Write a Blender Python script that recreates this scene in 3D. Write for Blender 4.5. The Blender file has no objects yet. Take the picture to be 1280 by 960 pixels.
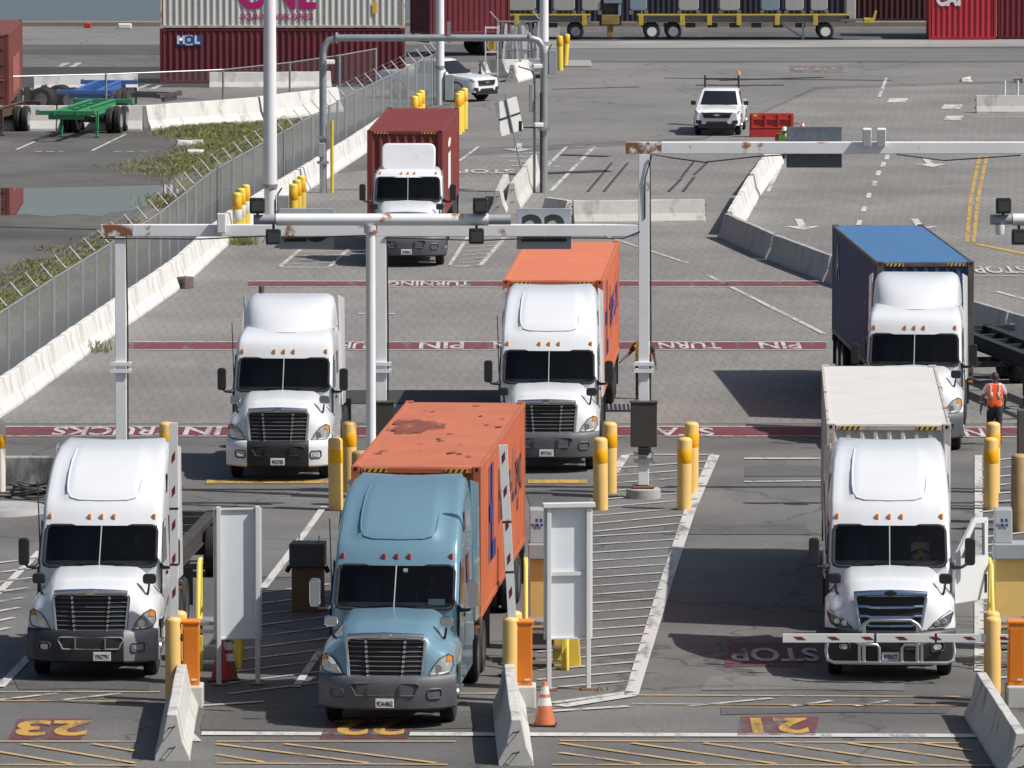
import bpy, bmesh, math, random
from mathutils import Vector, Matrix
R = math.radians
random.seed(7)
SC = bpy.context.scene
COL = SC.collection

# ------------------------------------------------------------------ camera, sky, sun, exposure
CAM_H, FPX, PITCH = 19.1, 9200.0, math.atan(909.0 / 9200.0)
cam_d = bpy.data.cameras.new('camera')
cam = bpy.data.objects.new('camera', cam_d); COL.objects.link(cam)
cam.location = (0, 0, CAM_H)
cam.rotation_euler = (R(90) - PITCH, 0, 0)
cam_d.sensor_width = 36; cam_d.lens = FPX / 1280 * 36
cam_d.clip_start = 1; cam_d.clip_end = 9000
SC.camera = cam

SUN_TO = Vector((0.79, -0.27, 1.0)).normalized()          # towards the sun
world = bpy.data.worlds.new('World'); SC.world = world; world.use_nodes = True
wn = world.node_tree.nodes; wl = world.node_tree.links
bg = wn['Background']
sky = wn.new('ShaderNodeTexSky'); sky.sky_type = 'NISHITA'; sky.sun_disc = False
sky.sun_elevation = math.asin(SUN_TO.z); sky.sun_rotation = math.atan2(SUN_TO.x, SUN_TO.y)
sky.air_density = 1.0; sky.dust_density = 2.6; sky.ozone_density = 1.0
wl.new(sky.outputs[0], bg.inputs[0]); bg.inputs[1].default_value = 0.075
sun_d = bpy.data.lights.new('sun', 'SUN'); sun_d.energy = 4.6; sun_d.angle = R(0.5); sun_d.color = (1.0, 0.965, 0.91)
sun = bpy.data.objects.new('sun', sun_d); COL.objects.link(sun)
sun.location = (60, 100, 80)
sun.rotation_euler = (-SUN_TO).to_track_quat('-Z', 'Y').to_euler()
SC.view_settings.view_transform = 'Standard'; SC.view_settings.look = 'None'
SC.view_settings.gamma = 1; SC.view_settings.use_curve_mapping = False
SC.view_settings.exposure = 0.08
SC.render.engine = 'CYCLES'
SC.cycles.max_bounces = 8; SC.cycles.transparent_max_bounces = 24; SC.cycles.caustics_reflective = False

# ------------------------------------------------------------------ helpers
def P(px, py, h=0.0):
    """pixel of the 1280x960 photograph + real height -> place on the map"""
    u = (px - 640) / FPX; v = (py - 480) / FPX
    dx, dy, dz = u, math.cos(PITCH) - v * math.sin(PITCH), -math.sin(PITCH) - v * math.cos(PITCH)
    t = (h - CAM_H) / dz
    return Vector((t * dx, t * dy, h))

def lerp(a, b, t): return a + (b - a) * t
def table(tb, z):
    if z <= tb[0][0]: return tb[0][1]
    for (a, va), (b, vb) in zip(tb, tb[1:]):
        if z <= b: return lerp(va, vb, (z - a) / (b - a))
    return tb[-1][1]

class MB:
    def __init__(s): s.v = []; s.f = []
    def add(s, vs, fs):
        n = len(s.v); s.v += [tuple(p) for p in vs]; s.f += [tuple(n + i for i in f) for f in fs]; return s
    def box(s, c, d, rz=0.0, m=None):
        x, y, z = d[0] / 2, d[1] / 2, d[2] / 2
        vs = [Vector((a, b, e)) for a in (-x, x) for b in (-y, y) for e in (-z, z)]
        if m is not None: vs = [m @ p for p in vs]
        elif rz:
            q = Matrix.Rotation(rz, 3, 'Z'); vs = [q @ p for p in vs]
        c = Vector(c); vs = [p + c for p in vs]
        return s.add(vs, [(0, 1, 3, 2), (4, 6, 7, 5), (0, 4, 5, 1), (2, 3, 7, 6), (0, 2, 6, 4), (1, 5, 7, 3)])
    def tube(s, a, b, r0, r1=None, n=10, caps=True):
        return s.poly([a, b], [r0, r0 if r1 is None else r1], n, caps)
    def poly(s, pts, r, n=8, caps=True, closed=False):
        pts = [Vector(p) for p in pts]; k = len(pts)
        rs = r if isinstance(r, (list, tuple)) else [r] * k
        base = len(s.v); up = None
        for i, p in enumerate(pts):
            if closed: t = pts[(i + 1) % k] - pts[i - 1]
            else: t = pts[min(i + 1, k - 1)] - pts[max(i - 1, 0)]
            t = t.normalized() if t.length > 1e-9 else Vector((0, 0, 1))
            if up is None:
                up = Vector((0, 0, 1)) if abs(t.z) < .9 else Vector((1, 0, 0))
            x = t.cross(up)
            if x.length < 1e-6: x = t.cross(Vector((1, .1, 0)))
            x.normalize(); y = x.cross(t).normalized(); up = y
            for j in range(n):
                a = 2 * math.pi * j / n
                s.v.append(tuple(p + x * math.cos(a) * rs[i] + y * math.sin(a) * rs[i]))
        for i in range(k if closed else k - 1):
            i2 = (i + 1) % k
            for j in range(n):
                j2 = (j + 1) % n
                s.f.append((base + i * n + j, base + i * n + j2, base + i2 * n + j2, base + i2 * n + j))
        if caps and not closed:
            s.f.append(tuple(base + j for j in reversed(range(n))))
            s.f.append(tuple(base + (k - 1) * n + j for j in range(n)))
        return s
    def lathe(s, prof, c=(0, 0, 0), n=20, axis='Z', caps=True):
        base = len(s.v); c = Vector(c)
        for r, z in prof:
            for j in range(n):
                a = 2 * math.pi * j / n
                p = (r * math.cos(a), r * math.sin(a), z)
                if axis == 'X': p = (z, r * math.cos(a), r * math.sin(a))
                if axis == 'Y': p = (r * math.cos(a), z, r * math.sin(a))
                s.v.append(tuple(Vector(p) + c))
        k = len(prof)
        for i in range(k - 1):
            for j in range(n):
                j2 = (j + 1) % n
                s.f.append((base + i * n + j, base + i * n + j2, base + (i + 1) * n + j2, base + (i + 1) * n + j))
        if caps and prof[0][0] > 1e-6: s.f.append(tuple(base + j for j in reversed(range(n))))
        if caps and prof[-1][0] > 1e-6: s.f.append(tuple(base + (k - 1) * n + j for j in range(n)))
        return s
    def grid(s, rows, wrap=False, skip=None):
        base = len(s.v); nr = len(rows); nc = len(rows[0])
        for r in rows: s.v += [tuple(p) for p in r]
        for i in range(nr - 1):
            for j in range(nc if wrap else nc - 1):
                if skip and skip(i, j): continue
                j2 = (j + 1) % nc
                s.f.append((base + i * nc + j, base + i * nc + j2, base + (i + 1) * nc + j2, base + (i + 1) * nc + j))
        return s
    def prism(s, pts, off):
        """flat outline (3D points) pushed along off"""
        pts = [Vector(p) for p in pts]; off = Vector(off); n = len(pts)
        b = len(s.v); s.v += [tuple(p) for p in pts] + [tuple(p + off) for p in pts]
        s.f.append(tuple(b + i for i in reversed(range(n)))); s.f.append(tuple(b + n + i for i in range(n)))
        for i in range(n):
            j = (i + 1) % n
            s.f.append((b + i, b + j, b + n + j, b + n + i))
        return s
    def face(s, pts): return s.add(pts, [tuple(range(len(pts)))])
    def build(s, name, mat, parent=None, smooth=0, bevel=0.0, fix=True):
        me = bpy.data.meshes.new(name); me.from_pydata(s.v, [], s.f)
        if fix:
            bm = bmesh.new(); bm.from_mesh(me)
            bmesh.ops.remove_doubles(bm, verts=bm.verts, dist=1e-5)
            bmesh.ops.recalc_face_normals(bm, faces=bm.faces); bm.to_mesh(me); bm.free()
        o = bpy.data.objects.new(name, me); COL.objects.link(o)
        if mat: me.materials.append(mat)
        if smooth:
            me.polygons.foreach_set('use_smooth', [True] * len(me.polygons))
            me.set_sharp_from_angle(angle=R(smooth))
        if bevel:
            b = o.modifiers.new('bevel', 'BEVEL'); b.width = bevel; b.segments = 2; b.limit_method = 'ANGLE'; b.angle_limit = R(40)
            b.harden_normals = False
        if parent: o.parent = parent
        me.update()
        return o

def tag(o, label=None, cat=None, group=None, kind=None):
    if label: o['label'] = label
    if cat: o['category'] = cat
    if group: o['group'] = group
    if kind: o['kind'] = kind
    return o
def empty(name, loc, rz, label, cat, group=None):
    o = bpy.data.objects.new(name, None); COL.objects.link(o)
    o.location = loc; o.rotation_euler = (0, 0, rz); o.empty_display_size = .3
    return tag(o, label, cat, group)
def kids(o): return list(o.children)
def copy_tree(o, parent=None):
    c = o.copy(); COL.objects.link(c)
    if parent: c.parent = parent
    for ch in kids(o): copy_tree(ch, c)
    return c
def dup(o, loc, rz, label=None, group=None):
    c = copy_tree(o); c.location = loc; c.rotation_euler = (0, 0, rz)
    if label: c['label'] = label
    if group: c['group'] = group
    return c

# ------------------------------------------------------------------ materials
MATS = {}
def mat(name, col, rough=.5, metal=0.0, var=0.0, scale=3.0, col2=None, cover=0.5, sharp=.12, bump=0.0, bscale=30.0,
        coat=0.0, spec=.5, detail=5, stretch=None, col3=None, cover3=.75, scale3=1.0):
    if name in MATS: return MATS[name]
    m = bpy.data.materials.new(name); m.use_nodes = True; MATS[name] = m
    nt = m.node_tree; n = nt.nodes; l = nt.links; b = n['Principled BSDF']
    b.inputs['Base Color'].default_value = (*col, 1); b.inputs['Roughness'].default_value = rough
    b.inputs['Metallic'].default_value = metal; b.inputs['Coat Weight'].default_value = coat
    b.inputs['Coat Roughness'].default_value = .06; b.inputs['Specular IOR Level'].default_value = spec
    tc = n.new('ShaderNodeTexCoord'); vec = tc.outputs['Object']
    if stretch:
        mp = n.new('ShaderNodeMapping'); mp.inputs['Scale'].default_value = stretch
        l.new(vec, mp.inputs[0]); vec2 = mp.outputs[0]
    else: vec2 = vec
    cur = None
    def noise(sc, v, det=detail):
        t = n.new('ShaderNodeTexNoise'); t.inputs['Scale'].default_value = sc; t.inputs['Detail'].default_value = det
        t.inputs['Roughness'].default_value = .62
        l.new(v, t.inputs['Vector']); return t.outputs['Fac']
    def ramp(f, a, bb):
        r = n.new('ShaderNodeMapRange'); r.inputs['From Min'].default_value = a; r.inputs['From Max'].default_value = bb
        l.new(f, r.inputs['Value']); return r.outputs['Result']
    def mix(fac, a, bb):
        x = n.new('ShaderNodeMix'); x.data_type = 'RGBA'; l.new(fac, x.inputs['Factor'])
        for k, q in ((6, a), (7, bb)):
            if isinstance(q, tuple): x.inputs[k].default_value = (*q, 1)
            else: l.new(q, x.inputs[k])
        return x.outputs[2]
    if var:
        lo = tuple(max(0, c * (1 - var)) for c in col); hi = tuple(min(1, c * (1 + var)) for c in col)
        cur = mix(ramp(noise(scale, vec2), .3, .7), lo, hi)
    if col2:
        cur = mix(ramp(noise(scale * .8 + .37, vec2, 7), cover, cover + sharp), cur or col, col2)
    if col3:
        cur = mix(ramp(noise(scale3, vec, 6), cover3, cover3 + .06), cur or col, col3)
    if cur: l.new(cur, b.inputs['Base Color'])
    if bump:
        bp = n.new('ShaderNodeBump'); bp.inputs['Strength'].default_value = bump; bp.inputs['Distance'].default_value = .02
        l.new(noise(bscale, vec, 4), bp.inputs['Height']); l.new(bp.outputs[0], b.inputs['Normal'])
    return m

WHITE = mat('white_truck_paint', (.69, .705, .73), .28, coat=.6, var=.03, scale=.8, col3=(.55, .54, .52), cover3=.68, scale3=1.7)
WHITE2 = mat('dull_white_truck_paint', (.66, .675, .70), .33, coat=.4, var=.04, scale=.9, col3=(.5, .48, .45), cover3=.66, scale3=2.1)
BLUEP = mat('light_blue_metallic_paint', (.155, .28, .36), .36, metal=.2, coat=.8, var=.16, scale=45)
BLACKP = mat('black_plastic', (.02, .02, .022), .45, var=.2, scale=6)
GREYP = mat('dark_grey_bumper_plastic', (.085, .09, .10), .5, var=.18, scale=4, bump=.05)
SILVER = mat('faded_silver_grey_bumper', (.26, .27, .28), .45, var=.12, scale=3)
CHROME = mat('chrome', (.72, .74, .77), .16, metal=1.0)
ALU = mat('brushed_aluminium', (.6, .61, .62), .32, metal=1.0, var=.1, scale=8)
STEELD = mat('dark_frame_steel', (.03, .03, .033), .55, var=.3, scale=5)
RUBBER = mat('tyre_rubber', (.022, .022, .022), .8, var=.25, scale=7)
AMBER = mat('amber_lens', (.75, .25, .03), .25)
REDLENS = mat('red_lens', (.4, .03, .02), .3)
LAMP = mat('clear_headlamp', (.62, .64, .67), .12, metal=.55, coat=1, var=.35, scale=9)
PLATE = mat('number_plate_white', (.72, .72, .72), .4)
INK = mat('dark_ink', (.03, .035, .08), .5)
LINING = mat('dark_cab_lining', (.15, .15, .155), .8, var=.2)
DASH = mat('grey_dashboard', (.30, .30, .295), .7, var=.3, scale=5)
SEATM = mat('charcoal_seat', (.07, .07, .075), .8, var=.2)
GREYBOX = mat('grey_painted_steel', (.33, .35, .37), .5, var=.1)
def glass(name, tint, gloss=.09):
    m = bpy.data.materials.new(name); m.use_nodes = True
    nt = m.node_tree; n = nt.nodes; l = nt.links; n.remove(n['Principled BSDF'])
    t = n.new('ShaderNodeBsdfTransparent'); t.inputs[0].default_value = (*tint, 1)
    g = n.new('ShaderNodeBsdfGlossy'); g.inputs['Roughness'].default_value = .03
    fr = n.new('ShaderNodeFresnel'); fr.inputs[0].default_value = 1.45
    x = n.new('ShaderNodeMixShader'); l.new(fr.outputs[0], x.inputs[0]); l.new(t.outputs[0], x.inputs[1]); l.new(g.outputs[0], x.inputs[2])
    l.new(x.outputs[0], n['Material Output'].inputs[0]); return m
GLASS = glass('tinted_windshield_glass', (.80, .86, .86))
SIDEGLASS = mat('dark_side_glass', (.012, .014, .016), .04, coat=.5)

def text_mesh(body, size, m, parent, name, M, sx=1.0, thick=0.0, bold=0.0, align='CENTER', spacing=1.0):
    cu = bpy.data.curves.new(name, 'FONT'); cu.body = body; cu.size = size
    cu.align_x = align; cu.align_y = 'CENTER'; cu.extrude = thick; cu.offset = bold; cu.space_character = spacing; cu.resolution_u = 4
    t = bpy.data.objects.new(name + '_src', cu); COL.objects.link(t)
    bpy.context.view_layer.update()
    me = bpy.data.meshes.new_from_object(t.evaluated_get(bpy.context.evaluated_depsgraph_get()))
    bpy.data.objects.remove(t); bpy.data.curves.remove(cu)
    me.transform(Matrix.Diagonal((sx, 1, 1, 1))); me.transform(M)
    me.materials.clear(); me.materials.append(m); me.name = name
    o = bpy.data.objects.new(name, me); COL.objects.link(o)
    if parent: o.parent = parent
    return o
HAZ_Y = mat('hazard_yellow', (.72, .46, .04), .5); HAZ_K = mat('hazard_black', (.03, .03, .03), .5)
# orientation frames for lettering: columns = reading direction, letter-up, facing
def frame(right, up, loc):
    r = Vector(right).normalized(); u = Vector(up).normalized(); f = r.cross(u)
    M = Matrix((r, u, f)).transposed().to_4x4(); M.translation = Vector(loc); return M
def rrect(w, h, r, n=4, cx=0, cz=0):
    out = []
    for k, (sx, sz) in enumerate(((1, 1), (-1, 1), (-1, -1), (1, -1))):
        for i in range(n + 1):
            a = R(90 * k + 90 * i / n)
            out.append((cx + sx * (w / 2 - r) + r * math.cos(a), cz + sz * (h / 2 - r) + r * math.sin(a)))
    return out
# ------------------------------------------------------------------ ground, water, paving, painted markings (flat sheets, 4 mm steps)
def ground_mat(name, col, crack=.5, fine=.30, patch=.2, seamcol=(.045, .044, .043), tyre=0.0, stain=.3):
    m = bpy.data.materials.new(name); m.use_nodes = True
    nt = m.node_tree; n = nt.nodes; l = nt.links; b = n['Principled BSDF']; b.inputs['Roughness'].default_value = .85
    tc = n.new('ShaderNodeTexCoord')
    def noise(sc, det=5, stretch=None, rough=.6):
        v = tc.outputs['Object']
        if stretch:
            mp = n.new('ShaderNodeMapping'); mp.inputs['Scale'].default_value = stretch; l.new(v, mp.inputs[0]); v = mp.outputs[0]
        t = n.new('ShaderNodeTexNoise'); t.inputs['Scale'].default_value = sc; t.inputs['Detail'].default_value = det; t.inputs['Roughness'].default_value = rough
        l.new(v, t.inputs['Vector']); return t.outputs['Fac']
    def rng(f, a, bb, c=0, d=1):
        r = n.new('ShaderNodeMapRange'); r.inputs[1].default_value = a; r.inputs[2].default_value = bb; r.inputs[3].default_value = c; r.inputs[4].default_value = d
        l.new(f, r.inputs[0]); return r.outputs[0]
    def mix(f, a, bb, mode='MIX'):
        x = n.new('ShaderNodeMix'); x.data_type = 'RGBA'; x.blend_type = mode
        if isinstance(f, float): x.inputs[0].default_value = f
        else: l.new(f, x.inputs[0])
        for k, q in ((6, a), (7, bb)):
            if isinstance(q, tuple): x.inputs[k].default_value = (*q, 1)
            else: l.new(q, x.inputs[k])
        return x.outputs[2]
    c = mix(rng(noise(.13, 4), .35, .65), tuple(v * (1 - patch) for v in col), tuple(v * (1 + patch) for v in col))
    c = mix(rng(noise(9, 5, None, .75), .25, .75, 0, 1), mix(1.0, c, (1 - fine,) * 3, 'MULTIPLY'), mix(1.0, c, (1 + fine,) * 3, 'MULTIPLY'))
    c = mix(rng(noise(.55, 6, (1, .22, 1)), .56, .78, 0, stain), c, tuple(v * .55 for v in col))       # oil and tyre drip stains along the lanes
    if crack:
        v = n.new('ShaderNodeTexVoronoi'); v.feature = 'DISTANCE_TO_EDGE'; v.inputs['Scale'].default_value = .16
        mp = n.new('ShaderNodeMapping'); mp.inputs['Scale'].default_value = (1, .55, 1)
        ad = n.new('ShaderNodeVectorMath'); ad.operation = 'ADD'
        nz = n.new('ShaderNodeTexNoise'); nz.inputs['Scale'].default_value = .8; nz.inputs['Detail'].default_value = 6
        l.new(tc.outputs['Object'], nz.inputs['Vector']); 
        sc_ = n.new('ShaderNodeVectorMath'); sc_.operation = 'SCALE'; sc_.inputs[3].default_value = 1.6; l.new(nz.outputs['Color'], sc_.inputs[0])
        l.new(tc.outputs['Object'], ad.inputs[0]); l.new(sc_.outputs[0], ad.inputs[1]); l.new(ad.outputs[0], mp.inputs[0]); l.new(mp.outputs[0], v.inputs['Vector'])
        c = mix(rng(v.outputs['Distance'], .0, .012, crack, 0), c, seamcol)
    l.new(c, b.inputs['Base Color'])
    bp = n.new('ShaderNodeBump'); bp.inputs['Strength'].default_value = .35; bp.inputs['Distance'].default_value = .02
    l.new(noise(14, 4), bp.inputs['Height']); l.new(bp.outputs[0], b.inputs['Normal'])
    m['_h'] = 1
    return m, c, b, n, l, tc, rng, mix, noise
ASPHALT = ground_mat('weathered_asphalt', (.125, .121, .117), .75, patch=.26, stain=.55)[0]
ASPHALT_D = ground_mat('dark_asphalt', (.085, .083, .083), .6)[0]
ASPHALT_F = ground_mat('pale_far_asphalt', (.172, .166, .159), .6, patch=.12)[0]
CONCRETE_G = ground_mat('pale_concrete_slab', (.26, .25, .24), .25)[0]
NEWTAR = ground_mat('fresh_tar', (.040, .040, .042), 0.0)[0]
def dirt_mat():
    m, c, b, n, l, tc, rng, mix, noise = ground_mat('weedy_dirt', (.15, .135, .115), 0.0, fine=.3, patch=.3)
    c = mix(rng(noise(.45, 6, (1, .5, 1)), .46, .58, 0, .8), c, (.12, .125, .045)); l.new(mix(rng(noise(1.7, 5, (1, .6, 1)), .55, .66, 0, .7), c, (.21, .185, .09)), b.inputs['Base Color']); return m
DIRT = dirt_mat()
WETYARD = ground_mat('damp_yard_asphalt', (.095, .09, .085), .4, patch=.35, stain=.6)[0]
def paver_mat():
    m, c, b, n, l, tc, rng, mix, noise = ground_mat('concrete_block_paving', (.200, .192, .182), 0.0, patch=.17, fine=.22, stain=.55)
    br = n.new('ShaderNodeTexBrick'); br.inputs['Scale'].default_value = 1.0
    br.inputs['Brick Width'].default_value = .30; br.inputs['Row Height'].default_value = .85; br.inputs['Mortar Size'].default_value = .05; br.inputs['Mortar Smooth'].default_value = .6; br.offset = .33
    br.inputs['Color1'].default_value = (1.05, 1.05, 1.05, 1); br.inputs['Color2'].default_value = (.95, .95, .95, 1); br.inputs['Mortar'].default_value = (.86, .855, .85, 1)
    mp = n.new('ShaderNodeMapping'); mp.inputs['Rotation'].default_value = (0, 0, R(4))
    l.new(tc.outputs['Object'], mp.inputs[0]); l.new(mp.outputs[0], br.inputs['Vector'])
    l.new(mix(1.0, c, br.outputs['Color'], 'MULTIPLY'), b.inputs['Base Color']); return m
PAVER = paver_mat()

def sheet(name, pts, m, z, par=None):
    o = MB().face([(p[0], p[1], z) for p in pts]).build(name, m, par); return tag(o, kind='structure')
def pxs(lst): return [P(*p) for p in lst]
# one base sheet out to the quay edge, water beyond to the horizon
QUAY = 383.0
g = MB().face([(-900, -60, 0), (900, -60, 0), (900, QUAY, 0), (-900, QUAY, 0)]); tag(g.build('ground', ASPHALT, None), kind='structure')
wm = bpy.data.materials.new('harbour_water'); wm.use_nodes = True
n = wm.node_tree.nodes; l = wm.node_tree.links; b = n['Principled BSDF']; b.inputs['Base Color'].default_value = (.10, .125, .135, 1); b.inputs['Roughness'].default_value = .3
t_ = n.new('ShaderNodeTexNoise'); t_.inputs['Scale'].default_value = .5; t_.inputs['Detail'].default_value = 6
mp = n.new('ShaderNodeMapping'); mp.inputs['Scale'].default_value = (.5, 1, 1); tc = n.new('ShaderNodeTexCoord'); l.new(tc.outputs['Object'], mp.inputs[0]); l.new(mp.outputs[0], t_.inputs['Vector'])
bp = n.new('ShaderNodeBump'); bp.inputs['Strength'].default_value = .5; bp.inputs['Distance'].default_value = .25; l.new(t_.outputs['Fac'], bp.inputs['Height']); l.new(bp.outputs[0], b.inputs['Normal'])
tag(MB().face([(-6000, QUAY - 2, -2.2), (6000, QUAY - 2, -2.2), (6000, 8000, -2.2), (-6000, 8000, -2.2)]).build('water', wm), kind='structure')
tag(MB().box((0, QUAY - .5, .10), (1800, 1.0, .30)).build('quay_kerb', mat('stained_quay_concrete', (.22, .19, .155), .8, var=.2, scale=.4), bevel=.03), kind='structure')
# paved yard between fence and right edge
FENCE_FOOT = [(-14.6, 160), (0, 525), (118, 437), (230, 358), (300, 293), (418, 218), (460, 190), (572, 128)]
ff = [Vector((-15.2, 165, 0)) if p[0] < 0 else P(*p) for p in FENCE_FOOT]
pv = [P(-30, 529), P(1330, 529), P(1400, 100), P(1020, 112), P(880, 175), P(590, 195)] + ff[:0:-1][2:]
sheet('paved_yard', pv, PAVER, .004)
sheet('road', [P(-80, 68), P(1400, 68), P(1400, 40), P(-80, 40)], ASPHALT_D, .008)
sheet('road', [P(640, 77), P(1400, 77), P(1400, 61), P(640, 61)], mat('mid_grey_road', (.14, .138, .14), .85, var=.1, scale=.3), .012)
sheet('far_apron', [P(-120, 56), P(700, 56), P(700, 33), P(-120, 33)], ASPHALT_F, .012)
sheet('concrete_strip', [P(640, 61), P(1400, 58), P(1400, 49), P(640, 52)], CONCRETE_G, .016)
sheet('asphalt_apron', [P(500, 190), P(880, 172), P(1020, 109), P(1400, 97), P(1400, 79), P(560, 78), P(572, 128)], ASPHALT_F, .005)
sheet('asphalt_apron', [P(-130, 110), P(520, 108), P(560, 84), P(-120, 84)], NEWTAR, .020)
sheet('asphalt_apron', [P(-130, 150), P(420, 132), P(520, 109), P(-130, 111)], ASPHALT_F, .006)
# yard left of the fence, dirt verge, puddle
sheet('damp_yard', [P(-150, 430), P(0, 372), P(95, 330), P(200, 255), P(235, 200), P(330, 165), P(150, 150), P(-120, 152)], WETYARD, .008)
verge = [P(-60, 470), P(0, 430), P(110, 345), P(205, 290), P(300, 235), P(390, 165), P(360, 150), P(225, 158), P(235, 190), P(200, 250), P(95, 328), P(-60, 400)]
sheet('dirt_verge', verge, DIRT, .012)
pm = bpy.data.materials.new('puddle_water'); pm.use_nodes = True; b = pm.node_tree.nodes['Principled BSDF']
b.inputs['Base Color'].default_value = (.96, .88, .96, 1); b.inputs['Metallic'].default_value = 1; b.inputs['Roughness'].default_value = .015; b.inputs['IOR'].default_value = 3.2
pud = [(-40, 236), (60, 235), (150, 233), (215, 231), (226, 240), (218, 250), (205, 252), (180, 259), (165, 264), (140, 266), (125, 271), (95, 268), (60, 271), (30, 268), (-40, 272)]
sheet('puddle', pxs(pud), pm, .014)
# ---------------------------------------------------------------- painted markings
def worn_paint(name, col, wear=.55, fade=.08):
    m = bpy.data.materials.new(name); m.use_nodes = True; n = m.node_tree.nodes; l = m.node_tree.links; b = n['Principled BSDF']
    b.inputs['Base Color'].default_value = (*col, 1); b.inputs['Roughness'].default_value = .7
    tc = n.new('ShaderNodeTexCoord'); t = n.new('ShaderNodeTexNoise'); t.inputs['Scale'].default_value = 1.0; t.inputs['Detail'].default_value = 6; t.inputs['Roughness'].default_value = .62
    mp = n.new('ShaderNodeMapping'); mp.inputs['Scale'].default_value = (2.6, .5, 1); l.new(tc.outputs['Object'], mp.inputs[0]); l.new(mp.outputs[0], t.inputs['Vector'])
    r = n.new('ShaderNodeMapRange'); r.inputs[1].default_value = wear - .10; r.inputs[2].default_value = wear + .14; r.inputs[3].default_value = fade; l.new(t.outputs['Fac'], r.inputs[0])
    tr = n.new('ShaderNodeBsdfTransparent'); x = n.new('ShaderNodeMixShader')
    l.new(r.outputs[0], x.inputs[0]); l.new(b.outputs[0], x.inputs[1]); l.new(tr.outputs[0], x.inputs[2]); l.new(x.outputs[0], n['Material Output'].inputs[0]); return m
WPAINT = worn_paint('white_road_paint', (.56, .55, .53), .61); WPAINT2 = worn_paint('thin_white_road_paint', (.52, .51, .49), .57)
YPAINT = worn_paint('yellow_road_paint', (.60, .37, .08), .58, .22); OPAINT = worn_paint('faded_orange_road_paint', (.55, .36, .16), .59)
MPAINT = worn_paint('maroon_road_paint', (.20, .045, .06), .60, .26); MPAINT2 = worn_paint('worn_maroon_road_paint', (.20, .05, .065), .54, .38)
Z1, Z2, Z3 = .024, .028, .032
def quad_px(mb, a, b, w, z=Z1):
    """painted line from pixel a to pixel b, w metres wide"""
    A, B = P(*a), P(*b); d = (B - A).normalized(); s = Vector((-d.y, d.x, 0)) * w / 2
    mb.face([(p.x, p.y, z) for p in (A - s, B - s, B + s, A + s)])
W_ = MB(); W2 = MB(); Y_ = MB(); O_ = MB(); M_ = MB(); M2 = MB(); TAR = MB()
# lane area edges and hatching
for a, b, w in (((893, 570), (862, 640), .25), ((862, 640), (832, 730), .26), ((832, 730), (789, 870), .27), ((893, 569), (782, 569), .14), ((782, 570), (768, 592), .2),
                ((252, 918), (1222, 921), .42), ((405, 634), (372, 680), .15), ((372, 680), (329, 736), .17), ((1223, 570), (1224, 840), .18), ((-5, 745), (50, 690), .16), ((0, 860), (36, 822), .18),
                ((370, 860), (400, 815), .15), ((789, 870), (700, 884), .34)):
    quad_px(W_, a, b, w)
def edge_right(y): return lerp(893, 789, (y - 570) / 300) if y < 640 else (lerp(862, 832, (y - 640) / 90) if y < 730 else lerp(832, 789, (y - 730) / 140))
y = 577.0
while y < 862:
    s = (y + 429) / 19.1
    quad_px(W2, (672 if y > 655 else 742, y + 11), (edge_right(y) - 2, y), .13, Z1)
    y += 11.0 * (y + 429) / 1180
y = 735.0
while y < 860:
    quad_px(W2, (285, y + 12), (412, y - 4), .10, Z1); y += 13.5
y = 700.0
while y < 800:
    quad_px(W2, (-30, y + 8), (lerp(46, 0, (y - 700) / 100) + 6, y - 2), .15, Z1); y += 12.5
y = 575.0
while y < 850:
    quad_px(W2, (1226, y + 3), (1330, y - 8), .15, Z1); y += 10.5
for a, b, w in (((690, 880), (790, 866), .22), ((690, 890), (785, 884), .2), ((860, 884), (965, 874), .14), ((990, 884), (1040, 877), .14), ((1070, 884), (1110, 877), .12), ((0, 876), (70, 868), .14), ((80, 876), (150, 868), .14), ((240, 884), (330, 878), .16),
                ((930, 574), (1030, 574), .3), ((930, 603), (1030, 602), .2), ((222, 905), (245, 928), .2)):
    quad_px(W2, a, b, w)
# orange thin lines and the hatched box in the foreground
for a, b in (((0, 866), (200, 866)), ((0, 877), (185, 878)), ((540, 868), (625, 868)), ((790, 870), (1200, 872)), ((790, 881), (1195, 883)), ((270, 928), (570, 928)), ((0, 928), (170, 928)), ((700, 927), (1200, 930)), ((270, 955), (560, 957)), ((690, 957), (1280, 958)), ((0, 957), (170, 958))):
    quad_px(O_, a, b, .10)
for x in range(-60, 180, 88): quad_px(O_, (x, 931), (x + 150 if x + 150 < 170 else 170, 931 + .17 * min(150, 170 - x)), .12)
for x in (270, 355): quad_px(O_, (x, 931), (x + 190, 955), .12)
quad_px(O_, (270, 944), (330, 954), .12)
for x in (700, 790, 880, 970, 1060, 1150): quad_px(O_, (x, 930), (min(x + 180, 1215), 930 + .145 * min(180, 1215 - x)), .12)
quad_px(O_, (700, 942), (800, 956), .12)
for a, b in (((258, 603), (413, 603)), ((660, 603), (734, 603)), ((0, 603), (40, 603))): quad_px(Y_, a, b, .75)
for dx in (0, 9):
    quad_px(Y_, (1208 + dx, 303), (1213 + dx, 250), .13); quad_px(Y_, (1213 + dx, 250), (1224 + dx, 196), .13)
quad_px(Y_, (1222, 306), (1290, 320), .3)
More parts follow.
